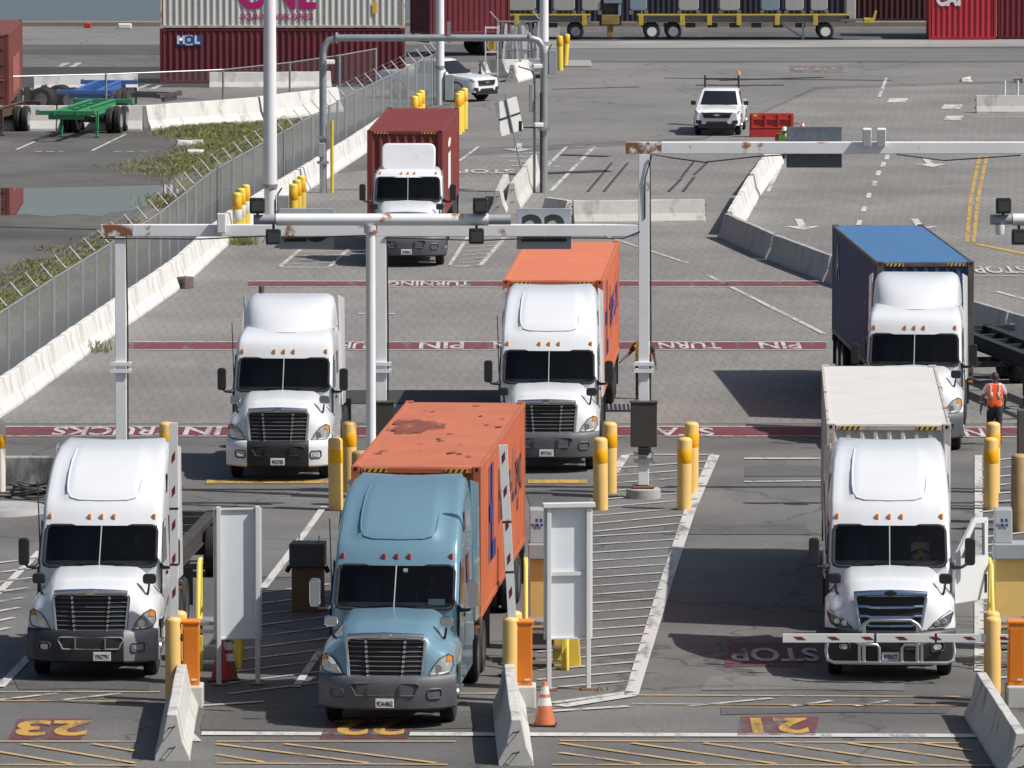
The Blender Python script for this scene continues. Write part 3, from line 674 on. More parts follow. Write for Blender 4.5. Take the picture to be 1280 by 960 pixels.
HL_ = [(0, 1.68), (.72, 1.64), (.84, 1.50), (.95, 1.38), (1.08, 1.36), (1.17, 1.24), (1.22, 1.08)]
HR_ = [(0, 2.0), (.72, 1.97), (.86, 1.90), (.98, 1.66), (1.06, 1.52), (1.15, 1.46), (1.22, 1.36)]
def hood_pt(x, v):
    a = abs(x); z = lerp(table(HL_, a), table(HR_, a), v ** .9)
    z += .05 * math.sin(math.pi * v) * (1 if a < .8 else 1.6)
    if v < .12: z -= .05 * (1 - v / .12) ** 2
    return Vector((x, lerp(hood_front(x) + (table(HL_, a) - .9) * .10, 1.92, v), z))

def wheel(parent, x, y, r=.51, wd=.28, rim=True, outside=1, dual=False, name='wheel'):
    mb = MB()
    def tyre(cx):
        mb.lathe([(r * .56, -wd / 2 + .02), (r * .8, -wd / 2), (r * .95, -wd / 2 + .02), (r, -wd / 2 + .06), (r, wd / 2 - .06), (r * .95, wd / 2 - .02), (r * .8, wd / 2), (r * .56, wd / 2 - .02)], (cx, y, r), 26, 'X', caps=False)
        for k in range(5):
            mb.lathe([(r - .01, -wd / 2 + .055 + k * .035), (r + .012, -wd / 2 + .058 + k * .035), (r + .012, -wd / 2 + .078 + k * .035), (r - .01, -wd / 2 + .08 + k * .035)], (cx, y, r), 26, 'X')
    tyre(x)
    if dual: tyre(x - outside * .33)
    w = mb.build(name, RUBBER, parent, 35)
    if rim:
        d = MB(); s = outside; f = wd / 2
        if dual: prof = [(.001, -.04), (.11, -.04), (.13, -.12), (.2, -.13), (.24, -.05), (r * .57, .0)]
        else: prof = [(.001, .08), (.1, .08), (.13, .03), (.2, .03), (.24, -.02), (r * .57, .0)]
        d.lathe([(a, s * (f - .02 + b)) for a, b in prof], (x, y, r), 22, 'X')
        for k in range(8):
            t = k * math.pi / 4
            d.tube((x + s * (f + .0 if not dual else f - .13), y + .165 * math.cos(t), r + .165 * math.sin(t)), (x + s * (f + .045 if not dual else f - .09), y + .165 * math.cos(t), r + .165 * math.sin(t)), .016, n=6)
        d.build('rim', ALU, w, 35)
    return w

def tractor(name, label, loc, rz, paint, roof='raised', bumper='grey', group='trucks', o=None):
    o = o or {}
    t = empty(name, loc, rz, label, 'truck', group)
    yb = T_YB[roof]
    zt = [.95, 1.4, 1.75, 1.96, 2.2, 2.45, 2.68, 2.76, 2.86]
    zt += {'raised': [2.98, 3.08, 3.14, 3.22, 3.35, 3.5, 3.65, 3.78, 3.88, 3.95, 3.985, 4.0], 'mid': [2.98, 3.08, 3.16, 3.24, 3.30, 3.34, 3.36, 3.37], 'day': [2.9, 2.92, 2.935, 2.95]}[roof]
    rows = [shell_ring(roof, z) for z in zt]
    nc = len(rows[0]); nf = len(FR)
    def skip(i, j): return 3 <= i <= 5 and (j < nf - 1 or j >= nc - (nf - 1))
    mb = MB().grid(rows, True, skip)
    n0 = (len(rows) - 1) * nc
    mb.v.append((0, lerp(rows[-1][0].y, yb, .5), zt[-1] + .012)); c = len(mb.v) - 1
    for j in range(nc): mb.f.append((n0 + j, n0 + (j + 1) % nc, c))
    body = mb.build('cab', paint, t, 38)
    # lining so that the cab is dark inside
    li = MB()
    w = 1.08; y1 = min(yb - .1, 4.2)
    A = [(-w, 2.0, 1.2), (w, 2.0, 1.2), (w, y1, 1.2), (-w, y1, 1.2)]; B = [(-w, 2.62, 2.74), (w, 2.62, 2.74), (w, y1, 2.8), (-w, y1, 2.8)]
    for a, b in ((1, 2), (2, 3), (3, 0)): li.face([A[a], A[b], B[b], B[a]])
    li.face(B); li.face(A)
    li.build('cab_lining', LINING, t, fix=False)
    da = MB().prism([(-1.06, 1.98, 1.5), (-1.06, 1.98, 1.93), (-1.06, 2.35, 2.02), (-1.06, 2.62, 1.86), (-1.06, 2.62, 1.5)], (2.12, 0, 0)); da.build('dashboard', DASH, t, bevel=.02)
    for sx in (-.6, .6):
        s_ = MB().box((sx, 3.1, 1.6), (.52, .5, .16)).box((sx, 3.36, 2.02), (.5, .14, .8)).box((sx, 3.38, 2.5), (.3, .1, .2)); s_.build('seat', SEATM, t, bevel=.04)
    wh = MB(); ring = [(.6 + .22 * math.cos(a), 2.72 - .12 * math.sin(a), 2.02 + .18 * math.sin(a)) for a in [k * math.pi / 8 for k in range(16)]]
    wh.poly(ring, .018, 6, closed=True).tube((.6, 2.72, 2.02), (.6, 2.5, 1.8), .03); wh.build('steering_wheel', BLACKP, t, 40)
    # windshield
    g = [[shell_front(roof, f, z) - Vector((0, .004, 0)) for f in [-q for q in FR[:0:-1]] + FR] for z in (1.96, 2.2, 2.45, 2.68)]
    MB().grid(g).build('windshield', GLASS, t, 60, fix=False)
    loop = []
    hw = FR[-1]; rr = .11
    for fx, fz in rrect(2 * hw, .72, rr, 5, 0, 2.32):
        loop.append(shell_front(roof, fx, fz) - Vector((0, .012, 0)))
    sl = MB().poly(loop, .032, 6, closed=True)
    for sx in (-1, 1):
        for sz in (-1, 1):
            cx, cz = sx * hw, 2.32 + sz * .36
            arc = [shell_front(roof, sx * (hw - rr + rr * math.cos(R(a))), 2.32 + sz * (.36 - rr + rr * math.sin(R(a)))) - Vector((0, .01, 0)) for a in range(0, 91, 18)]
            sl.face([shell_front(roof, cx, cz) - Vector((0, .01, 0))] + arc)
    sl.build('windshield_seal', BLACKP, t, fix=False)
    MB().poly([shell_front(roof, 0, z) - Vector((0, .02, 0)) for z in (1.96, 2.3, 2.68)], .012, 6).build('windshield_divider', GREYBOX, t)
    for sx in (-1, 1):
        a = shell_front(roof, sx * .12, 1.95); b = shell_front(roof, sx * .72, 2.03)
        MB().poly([a + Vector((0, -.03, 0)), b + Vector((0, -.035, 0))], .012, 6).build('wiper', BLACKP, t)
    # cab marker lamps
    mz = 2.84 if roof != 'day' else 2.80
    for fx in (-.86, -.2, 0, .2, .86):
        p = shell_front(roof, fx, mz)
        MB().box(p + Vector((0, -.012, 0)), (.055, .05, .11)).build('marker_light', o.get('marker', AMBER), t, bevel=.012)
    # sun-side and shade-side doors with their windows
    for sx in (-1, 1):
        xs = lambda z: sx * (table(T_W[roof], z) + .004)
        def side(pts, th, m, nm, par=None, bev=0.0):
            return MB().prism([(xs(z), y, z) for y, z in pts], (sx * th, 0, 0)).build(nm, m, par or t, bevel=bev)
        opened = o.get('open_door') and sx == 1
        if not opened:
            d = side([(1.96, 1.08), (3.02, 1.08), (3.02, 2.72), (2.62, 2.72), (2.08, 2.02), (1.96, 1.98)], .014, paint, 'door', bev=.006)
            MB().prism([(xs(z) + sx * .016, y, z) for y, z in [(2.16, 2.0), (2.92, 2.0), (2.92, 2.62), (2.64, 2.62)]], (sx * .006, 0, 0)).build('window', SIDEGLASS, d)
            MB().box((xs(1.7) + sx * .03, 2.88, 1.74), (.03, .17, .06)).build('handle', BLACKP, d)
            MB().poly([(xs(z) + sx * .008, y, z) for y, z in [(1.95, 1.07), (3.035, 1.07), (3.035, 2.735), (2.61, 2.735), (2.06, 2.03), (1.95, 1.98)]], .009, 5, closed=True).build('door_seam', SEATM, d)
        else:
            side([(1.98, 1.1), (3.0, 1.1), (3.0, 2.7), (2.64, 2.7), (2.1, 2.0)], .006, LINING, 'door_opening')
        if roof != 'day':
            side([(3.75, 2.2), (4.25, 2.2), (4.25, 2.72), (3.75, 2.72)], .012, SIDEGLASS, 'side_window')
            if roof == 'raised': side([(3.35, 3.2), (3.6, 3.2), (3.75, 3.5), (3.62, 3.55)], .012, SIDEGLASS, 'roof_window')
            # side extender at the back of the sleeper
            top = 3.93
            MB().prism([(sx * 1.19, 5.25, 1.3), (sx * 1.22, 5.95, 1.3), (sx * 1.19, 5.95, top - .12), (sx * 1.1, 5.3, top)], (sx * .03, 0, 0)).build('side_extender', paint, t, bevel=.008)
            MB().box((sx * 1.1, 4.1, .72), (.1, 2.6, .5)).build('side_skirt', paint, t, bevel=.02)
        st = MB().box((sx * 1.06, 2.55, .78), (.24, .75, .05)).box((sx * 1.08, 2.5, .45), (.22, .65, .05)).box((sx * 1.0, 2.5, .62), (.06, .8, .4)); st.build('step', ALU, t, bevel=.01)
        MB().lathe([(.001, -.75), (.29, -.75), (.31, -.73), (.31, .73), (.29, .75), (.001, .75)], (sx * .82, 3.9 if roof != 'day' else 3.3, .68), 18, 'Y').build('fuel_tank', ALU, t, 40)
    if roof == 'mid':
        YF = [(3.22, 2.95), (3.34, 3.15), (3.5, 3.4), (3.7, 3.8), (3.85, 4.25), (3.93, 4.7), (3.96, 5.1)]
        W = [(3.22, 1.10), (3.5, 1.08), (3.75, 1.05), (3.9, .98), (3.96, .86)]
        rws = []
        for z in (3.22, 3.34, 3.42, 3.5, 3.6, 3.7, 3.8, 3.88, 3.93, 3.96):
            w_ = table(W, z); yf = table(YF, z); row = []
            for k in range(15):
                a = R(180 * k / 14); cx = -math.cos(a) * w_; s_ = math.sin(a) ** .45
                row.append((cx, lerp(5.4, yf, s_) if 0 < k < 14 else 5.4, z))
            rws.append(row)
        f = MB().grid(rws); b = (len(rws) - 1) * 15; f.f.append(tuple(b + k for k in range(15)))
        rf = f.build('roof_fairing', paint, t, 40)
        MB().poly([Vector(p) + Vector((0, -.012, .01)) for p in rws[0][1:-1]], .012, 5).build('seam', BLACKP, rf)
    if roof == 'day':
        pts = rrect(1.72, .84, .2, 5, 0, 3.28)
        f = MB().prism([(x, 2.85 + (z - 2.86) * .45, z) for x, z in pts], (0, .18, 0))
        f.build('roof_deflector', paint, t, bevel=.05, smooth=50)
        for sx in (-.6, .6): MB().tube((sx, 3.0, 2.94), (sx, 3.6, 2.94), .03).tube((sx, 3.55, 2.92), (sx, 3.25, 3.5), .025).build('deflector_strut', BLACKP, t)
    # hood and fenders
    xs_ = [-1.22, -1.17, -1.1, -1.02, -.95, -.88, -.8, -.72, -.5, -.25, 0, .25, .5, .72, .8, .88, .95, 1.02, 1.1, 1.17, 1.22]
    vs_ = [0, .04, .1, .2, .35, .5, .65, .8, .92, 1]
    h = MB().grid([[hood_pt(x, v) for x in xs_] for v in vs_])
    fz = [1.02, .98, .94]
    h.grid([[hood_pt(x, 0) for x in xs_], [Vector((x, hood_front(x) + (lerp(hood_pt(x, 0).z, .96, .5) - .9) * .1, lerp(hood_pt(x, 0).z, .96, .5))) for x in xs_], [Vector((x, hood_front(x), .96)) for x in xs_]])
    for sx in (-1.22, 1.22):
        top = [hood_pt(sx, v) for v in vs_]
        bot = [Vector((sx * 1.005, p.y, .96 if p.y < .7 else (1.10 if p.y < 1.85 else 1.0))) for p in top]
        h.grid([top, bot])
    ho = h.build('hood', paint, t, 42)
    MB().poly([hood_pt(x, .985) + Vector((0, .01, .012)) for x in xs_], .012, 5).build('hood_seam', SEATM, ho)
    if roof == 'raised':
        cz = [shell_front(roof, f, z) + Vector((0, -.012, 0)) for f, z in [(-.63, 3.93), (-.63, 3.8), (-.63, 3.6), (-.62, 3.4), (-.60, 3.27), (-.54, 3.18), (-.4, 3.14), (0, 3.13), (.4, 3.14), (.54, 3.18), (.60, 3.27), (.62, 3.4), (.63, 3.6), (.63, 3.8), (.63, 3.93)]]
        MB().poly(cz, .014, 6).build('roof_crease', paint, body)
    for sx in (-1, 1):   # wheel arch
        MB().poly([(sx * 1.13, 1.3 + .60 * math.cos(R(a)), .51 + .60 * math.sin(R(a))) for a in range(8, 173, 12)], .05, 6).build('wheel_arch', BLACKP if paint != BLUEP else GREYP, t)
    # grille
    newer = o.get('newer')
    yg = lambda x, z: hood_front(x) - .045 + (z - .9) * .10
    wt, wb, z0, z1 = (1.42, 1.30, .90, 1.64) if not newer else (1.34, 1.1, .90, 1.62)
    def gw(z): return lerp(wb, wt, (z - z0) / (z1 - z0)) / 2
    ring = []
    for x, z in rrect(1, 1, .09, 4): 
        zz = lerp(z0, z1, z + .5); ring.append(Vector((x * 2 * gw(zz), yg(x * 1.4, zz), zz)))
    gb = MB().grid([[Vector((k / 6 * (gw(zz) - .01), yg(k / 6 * gw(zz), zz) + .022, zz)) for k in range(-6, 7)] for zz in (z0 + .01, (z0 + z1) / 2, z1 - .01)]); gb.build('grille_backing', mat('grille_black', (.010, .010, .011), .6), t, fix=False)
    CH = CHROME if not newer else mat('blue_tinted_chrome', (.42, .55, .74), .2, metal=1)
    gr = MB().poly(ring, .034, 8, closed=True)
    topb = [(x, yg(x, z1) - .03, z1 + .02 + .045 * (1 - (x / .71) ** 2)) for x in (-.68, -.4, 0, .4, .68)]
    gr.poly(topb, .055, 8)
    gr.build('grille_surround', CH, t, 50)
    sl = MB()
    if not newer:
        for k in range(8):
            z = z0 + .075 + k * .086; wv = gw(z) - .03
            sl.poly([(x, yg(x, z) + .006, z) for x in (-wv, -wv / 2, 0, wv / 2, wv)], .011, 6)
        sl.build('grille_slats', mat('dull_slat_metal', (.16, .165, .17), .4, metal=.3), t)
        for sx in (-.33, .33):
            st = MB()
            for k in range(8): st.box((sx * (.93 + .02 * k), yg(sx, z0 + .08 + k * .086) - .012, z0 + .08 + k * .086), (.05, .03, .062))
            st.build('grille_studs', CHROME, t, bevel=.01)
    else:
        for k, z in enumerate((1.05, 1.22, 1.40)):
            wv = gw(z) - .02
            sl.poly([(x, yg(x, z) - .005, z + .02 * (abs(x) > .4)) for x in (-wv, -.45, -.38, 0, .38, .45, wv)], .026, 6)
        sl.build('grille_slats', CH, t)
    em = MB().lathe([(.001, -.015), (.05, -.012), (.055, 0), (.001, .001)], (0, 0, 0), 14, 'Y'); em.v = [(x * 2.2, y + topb[2][1] - .055, z + topb[2][2] - .01) for x, y, z in em.v]
    em.build('emblem', CHROME if not newer else BLACKP, t, 40)
    # headlamps
    for sx in (-1, 1):
        if newer: pts = [(.70, 1.0), (1.0, 1.0), (1.12, 1.08), (1.185, 1.28), (1.12, 1.31), (.9, 1.17), (.78, 1.06)]
        else: pts = [(.77, .985), (1.0, .985), (1.14, 1.02), (1.19, 1.12), (1.175, 1.29), (1.1, 1.335), (.97, 1.27), (.86, 1.14)]
        yh = lambda x, z: hood_front(x) - .03 + (z - .9) * .10
        hl = MB().prism([(sx * x, yh(x, z), z) for x, z in pts], (0, .07, 0)).build('headlight', LAMP if not newer else mat('smoked_headlamp', (.07, .08, .09), .1, coat=1, var=.5, scale=9), t, bevel=.012)
        rim_ = MB().poly([(sx * x, yh(x, z) - .004, z) for x, z in pts], .010, 5, closed=True); rim_.build('bezel', BLACKP, hl)
        if newer:
            for q in (.86, 1.0): MB().lathe([(.001, -.02), (.05, -.02), (.06, 0)], (sx * q, yh(q, 1.1) - .005, 1.09 + (q - .86) * .2), 12, 'Y').build('projector', LAMP, hl, 40)
            MB().prism([(sx * x, yh(x, z) - .012, z) for x, z in [(.8, 1.1), (.95, 1.22), (1.12, 1.31), (1.18, 1.28), (1.0, 1.2)]], (0, .03, 0)).build('reflector', PLATE, hl)
        else:
            MB().lathe([(.001, .01), (.055, .0), (.075, -.02)], (sx * .93, yh(.93, 1.08) - .0, 1.09), 14, 'Y').build('projector', CHROME, hl, 40)
            MB().prism([(sx * x, yh(x, z) - .012, z) for x, z in [(1.07, 1.22), (1.165, 1.2), (1.165, 1.29), (1.1, 1.32)]], (0, .03, 0)).build('turn_signal', AMBER, hl)
    # bumper
    def yb_(x): return -.0 + .46 * abs(x / 1.23) ** 3.2
    prof = [(.36, .10), (.40, .02), (.55, .0), (.80, .0), (.93, .02), (.975, .08), (.975, .25)]
    def bump_part(x0, x1, m, nm):
        n = 10; xx = [lerp(x0, x1, k / n) for k in range(n + 1)]
        b = MB().grid([[Vector((x, yb_(x) + dy, z)) for x in xx] for z, dy in prof])
        for e in (x0, x1):
            if abs(abs(e) - 1.23) < .01:
                b.grid([[Vector((e, yb_(e) + dy, z)) for z, dy in prof], [Vector((e, .82, z)) for z, dy in prof]])
        return b.build(nm, m, t, 45)
    bm = {'grey': [(-1.23, 1.23, GREYP)], 'white': [(-1.23, -.72, paint), (-.72, .72, BLACKP), (.72, 1.23, paint)],
          'mixed': [(-1.23, .62, mat('glossy_black_bumper', (.03, .03, .033), .3)), (.62, 1.23, SILVER)], 'black': [(-1.23, 1.23, BLACKP)]}[bumper]
    for x0, x1, m in bm: bump_part(x0, x1, m, 'bumper')
    def on(x, z, d=.0): return Vector((x, yb_(x) - d, z))
    it = rrect(1.22, .22, .06, 4, 0, .74)
    MB().prism([on(x * (1.0 if z > .74 else .9), z, .006) for x, z in it], (0, .05, 0)).build('air_intake', STEELD, t)
    MB().poly([on(x * (1.0 if z > .74 else .9), z, .012) for x, z in it], .016, 5, closed=True).build('intake_trim', bm[len(bm) // 2][2], t)
    for sx in (-1, 1):
        MB().box(on(sx * .28, .74, .02), (.02, .02, .2)).build('intake_bar', bm[len(bm) // 2][2], t)
        fp = [(sx * (.88 + x), z) for x, z in rrect(.24, .17, .05, 3, 0, .66)]
        fl = MB().poly([on(x, z, .012) for x, z in fp], .014, 5, closed=True).build('fog_lamp_recess', GREYP if bumper != 'white' else BLACKP, t)
        if bumper in ('white', 'mixed', 'black'): MB().prism([on(sx * (.88 + x), z, .012) for x, z in rrect(.15, .10, .04, 3, 0, .66)], (0, .02, 0)).build('fog_lamp', LAMP, fl)
    MB().box((0, 1.1, .36), (2.0, 1.2, .08)).build('underbelly', STEELD, t)
    px = o.get('plate_x', 0)
    pl = MB().box((px, yb_(px) - .03, .50), (.33, .015, .165)).build('license_plate', PLATE, t, bevel=.006)
    text_mesh(o.get('plate', '9DA4862'), .12, INK, pl, 'plate_number', frame((1, 0, 0), (0, 0, 1), (px, yb_(px) - .0395, .485)), sx=.62, bold=.004)
    # mirrors
    mm = o.get('mirror', BLACKP); hm = o.get('hood_mirror', BLACKP)
    for sx in (-1, 1):
        xm, ym = sx * 1.43, 1.86
        if o.get('open_door') and sx == 1: xm, ym = 1.52, 1.95
        d = MB().prism([(xm + x, ym - .05, z) for x, z in rrect(.20, .52, .06, 3, 0, 2.24)], (0, .12, 0)).build('mirror', mm, t, bevel=.02)
        MB().poly([(sx * 1.14, 2.02, 1.98), (sx * 1.22, 1.9, 1.94), (sx * 1.36, 1.88, 1.95), (xm, ym, 2.04)], [.05, .04, .03, .03], 6).build('arm', BLACKP, d)
        hx = sx * 1.04
        d = MB().prism([(hx + x, .80, z) for x, z in rrect(.25, .19, .06, 3, 0, 1.86)], (0, .1, 0)).build('hood_mirror', hm, t, bevel=.02)
        MB().poly([(hx, .86, 1.80), (sx * 1.01, .9, 1.6), (sx * .95, 1.0, 1.47)], [.02, .025, .04], 6).build('arm', BLACKP, d)
    MB().tube((-1.2, 2.6, 2.1), (-1.24, 2.62, 3.5), .012, n=5).build('antenna', BLACKP, t)
    # chassis
    y2 = 7.75 if roof != 'day' else 6.0
    fr = MB()
    for sx in (-.43, .43): fr.box((sx, (1.0 + y2) / 2 + .3, .88), (.09, y2 - .2, .28))
    fr.box((0, 3, .75), (.7, 3.5, .3)).box((0, y2 - .6, .8), (.8, .15, .2)).box((0, y2 + .4, .8), (.9, .1, .25)).box((0, y2 - 2.1, .75), (1.6, .5, .3))
    fr.build('chassis_frame', STEELD, t, bevel=.01)
    MB().box((0, 1.3, .5), (1.9, .14, .14)).box((0, y2 - 1.32, .5), (1.6, .2, .2)).box((0, y2, .5), (1.6, .2, .2)).build('axle', STEELD, t)
    MB().box((0, y2 - .75, 1.08), (.95, .9, .1)).build('fifth_wheel', STEELD, t, bevel=.02)
    wheel(t, -1.03, 1.3, outside=-1); wheel(t, 1.03, 1.3, outside=1)
    for y in (y2 - 1.32, y2):
        for sx in (-1, 1): wheel(t, sx * 1.05, y, outside=sx, dual=True)
    for sx in (-1, 1): MB().box((sx * .93, y2 + .75, .75), (.6, .02, .75)).build('mud_flap', BLACKP, t)
    if roof != 'day':
        MB().tube((-.75, 5.65, 1.2), (-.75, 5.65, 4.1 if o.get('stack') else 3.4), .07, n=10).build('exhaust_stack', mat('rusty_exhaust', (.16, .09, .06), .6, var=.3), t, 40)
    if o.get('bull_bar'):
        BB = mat('bull_bar_steel', (.55, .56, .57), .3, metal=.9)
        b = MB(); y = -.16
        b.poly([(-1.16, .1, .86), (-1.2, .0, .6), (-1.17, y + .06, .44), (-1.05, y, .40), (0, y - .05, .40), (1.05, y, .40), (1.17, y + .06, .44), (1.2, .0, .6), (1.16, .1, .86), (1.05, y + .1, .9), (.8, y, .86), (.55, y, .74), (.45, y, .74)], .036, 8)
        b.poly([(-1.16, .1, .86), (-1.05, y + .1, .9), (-.8, y, .86), (-.55, y, .74), (-.45, y, .74)], .036, 8)
        for sx in (-1, 1):
            b.tube((sx * .50, y, .40), (sx * .50, y - .0, 1.12), .04).tube((sx * .58, y, .40), (sx * .58, y, .8), .03)
            b.poly([(sx * .46, y, .74), (sx * .26, y, .74), (sx * .21, y, .68), (sx * .21, y, .40)], .03, 8)
        b.poly([(-.58, y, 1.0), (-.50, y, 1.12), (-.38, y, 1.2), (.38, y, 1.2), (.50, y, 1.12), (.58, y, 1.0)], .036, 8)
        b.build('bull_bar', BB, t, 50)
    if o.get('sticker'):
        a = shell_front(roof, .15, 2.6); S = mat('pale_green_sticker', (.45, .65, .52), .5)
        MB().box(a + Vector((0, -.012, 0)), (.08, .01, .08)).build('sticker', S, t)
        MB().box((.75, 2.15, 2.05), (.3, .02, .12), m=Matrix.Rotation(R(-30), 3, 'X')).build('paper', mat('pale_paper', (.55, .68, .66), .6), t)
    if o.get('open_door'):
        dr = empty('x', (0, 0, 0), 0, None, None); bpy.data.objects.remove(dr)
        a = R(38); q = Matrix.Rotation(-a, 3, 'Z'); hinge = Vector((1.19, 2.0, .12))
        def D(u, z, th=0): return hinge + q @ Vector((th, u, 0)) + Vector((0, 0, z))
        outer = [(0, 1.12), (1.04, 1.12), (1.04, 2.66), (.62, 2.7), (.12, 2.08), (0, 2.0)]
        inner = [(.14, 1.98), (.94, 1.98), (.92, 2.58), (.64, 2.62)]
        d = MB()
        d.prism([D(*p) for p in [(0, 1.12), (1.04, 1.12), (1.04, 1.96), (0, 1.96)]], D(0, 0, .07) - D(0, 0))
        for ps in ([(0, 1.96), (.16, 1.96), (.66, 2.6), (.60, 2.7)], [(.94, 1.96), (1.04, 1.96), (1.04, 2.66), (.92, 2.62)], [(.62, 2.6), (.95, 2.58), (1.04, 2.68), (.6, 2.71)]):
            d.prism([D(*p) for p in ps], D(0, 0, .07) - D(0, 0))
        do = d.build('open_door', paint, t, bevel=.008); 
        MB().face([D(u, z, .03) for u, z in inner]).build('window', glass('door_glass', (.62, .66, .66)), do, fix=False)
        MB().prism([D(*p, .072) for p in [(.93, 1.25), (1.0, 1.25), (1.0, 1.6), (.93, 1.6)]], D(0, 0, .01) - D(0, 0)).build('handle', BLACKP, do)
    return t

# placements from the photograph (front bumper foot line)
def truck_at(px, py, h=.37): return P(px, py, h).to_2d().to_3d()
TR = {}
TR['A'] = tractor('semi_truck', 'white high-roof truck whose bumper is half black, half grey, pulling an empty chassis', truck_at(113, 829), R(-2.2), WHITE, 'raised', 'mixed', o=dict(plate='YP67791', plate_x=.22))
TR['B'] = tractor('semi_truck', 'white truck with no trailer, white bumper corners and chrome hood mirrors', truck_at(347, 584), R(-2.0), WHITE, 'mid', 'white', o=dict(plate='9E32785', hood_mirror=CHROME, stack=True, plate_x=.0))
TR['C'] = tractor('semi_truck', 'light blue truck with dark grey bumper in front of a stained orange container', truck_at(481, 888), R(-4.2), BLUEP, 'raised', 'grey', o=dict(plate='9DA4862', mirror=CHROME, hood_mirror=CHROME, sticker=True, marker=REDLENS))
TR['D'] = tractor('semi_truck', 'white high-roof truck with dark grey bumper hauling the clean bright orange container', truck_at(683, 573), R(-1.8), WHITE, 'raised', 'grey', o=dict(plate='9F77341'))
TR['E'] = tractor('semi_truck', 'small white day-cab truck with a white roof deflector hauling a dark red container', truck_at(508, 320), R(-.5), WHITE2, 'day', 'grey', o=dict(plate='XP08562'))
q = P(1144, 440, 2.3); TR['F'] = tractor('semi_truck', 'white truck with dark grey bumper and seamed roof fairing hauling the blue container', Vector((q.x - .079 * 2.2, 176.1, 0)), R(-4.5), WHITE, 'mid', 'grey', o=dict(plate='9G10227'))
TR['G'] = tractor('semi_truck', 'white truck with tubular bull bar and driver door standing open behind a lowered gate arm', truck_at(1113, 829), R(-2.2), WHITE, 'raised', 'black', o=dict(plate='9F89677', newer=True, bull_bar=True, open_door=True))
# ------------------------------------------------------------------ containers (origin: middle of the front end's foot line; +y towards the tail)

def corr_wall(L, H, depth=.036, pitch=.278):
    """list of (along, out) points of a corrugated sheet of length L"""
    out = [(0, 0)]; n = max(1, int(L / pitch)); p = L / n
    for k in range(n):
        a = k * p
        out += [(a + .10 * p, 0), (a + .32 * p, -depth), (a + .68 * p, -depth), (a + .9 * p, 0)]
    out.append((L, 0)); return out
def container(name, label, loc, rz, paint, L=12.19, H=2.9, W=2.44, roofm=None, framem=None, group='shipping containers', hazard=True, doors='back', cat='container'):
    t = empty(name, loc, rz, label, cat, group)
    framem = framem or paint
    for sx in (-1, 1):
        x = sx * (W / 2 - .012); pts = corr_wall(L - .3, H)
        rows = [[(x + sx * o_, .15 + a, z) for a, o_ in pts] for z in (.14, H - .10)]
        MB().grid(rows).build('side_wall', paint, t)
    pts = corr_wall(W - .3, H, .045, .25)
    y = .012
    if doors != 'front':
        MB().grid([[(-W / 2 + .15 + a, y - o_, z) for a, o_ in pts] for z in (.14, H - .12)]).build('front_wall', paint, t)
    for end, yy, s in (('front', .03, -1), ('back', L - .03, 1)):
        if doors != end:
            if end == 'back': MB().grid([[(-W / 2 + .15 + a, yy + o_, z) for a, o_ in pts] for z in (.14, H - .12)]).build('end_wall', paint, t)
            continue
        for sx in (-1, 1):
            d = MB().box((sx * (W / 4 - .06), yy, H / 2), (W / 2 - .14, .04, H - .3)); 
            for k in range(4): d.box((sx * (W / 4 - .06), yy + s * .03, .45 + k * .64), (W / 2 - .3, .03, .22))
            do = d.build('door', paint, t, bevel=.01)
            for q in (.28, .82):
                MB().tube((sx * q, yy + s * .07, .12), (sx * q, yy + s * .07, H - .12), .022, n=8).box((sx * q, yy + s * .08, H * .36), (.05, .04, .12)).box((sx * (q + .1), yy + s * .09, H * .36), (.24, .02, .035)).build('locking_bar', ALU, do)
    # roof: shallow cross ribs
    n = int(L / .42); rows = []
    for k in range(n * 4 + 1):
        yy = .12 + (L - .24) * k / (n * 4); dz = (0, 0, -.018, -.018)[k % 4]
        rows.append([(-W / 2 + .06, yy, H - .035), (-W / 2 + .14, yy, H - .03 + dz), (0, yy, H - .022 + dz), (W / 2 - .14, yy, H - .03 + dz), (W / 2 - .06, yy, H - .035)])
    MB().grid(rows).build('roof', roofm or paint, t)
    f = MB()
    for sx in (-1, 1):
        x = sx * W / 2
        f.box((x - sx * .03, L / 2, H - .055), (.06, L - .34, .07)).box((x - sx * .03, L / 2, .08), (.06, L - .34, .12))
        for yy in (.055, L - .055): f.box((x - sx * .075, yy, H / 2), (.15, .11, H - .24))
    for yy in (.05, L - .05): f.box((0, yy, H - .08), (W - .36, .1, .10)).box((0, yy, .08), (W - .36, .1, .13))
    for k in range(int(L / 1.2)): f.box((0, .7 + k * 1.2, .06), (W - .14, .08, .09))
    f.box((0, L / 2, .115), (W - .15, L - .3, .02))
    f.build('frame', framem, t, bevel=.008)
    for sx in (-1, 1):
        for yy in (.085, L - .085):
            for z in (.06, H - .06):
                c = MB().box((sx * (W / 2 - .08), yy, z), (.164, .174, .122))
                co = c.build('corner_casting', framem, t, bevel=.008)
                s = -1 if yy < 1 else 1
                MB().lathe([(.001, 0), (.036, 0)], (sx * (W / 2 - .08), yy + s * .0885, z), 10, 'Y').build('slot', HAZ_K, co, fix=False)
        if hazard:
            hz = MB().box((sx * (W / 2 - .46), -.006, H - .08), (.42, .012, .07)).build('hazard_strip', HAZ_Y, t)
            st = MB()
            for k in range(4): st.prism([(sx * (W / 2 - .46) - .2 + k * .105 + a, -.0145, H - .08 + b) for a, b in ((0, -.034), (.05, -.034), (.085, .034), (.035, .034))], (0, .003, 0))
            st.build('stripes', HAZ_K, hz)
    return t
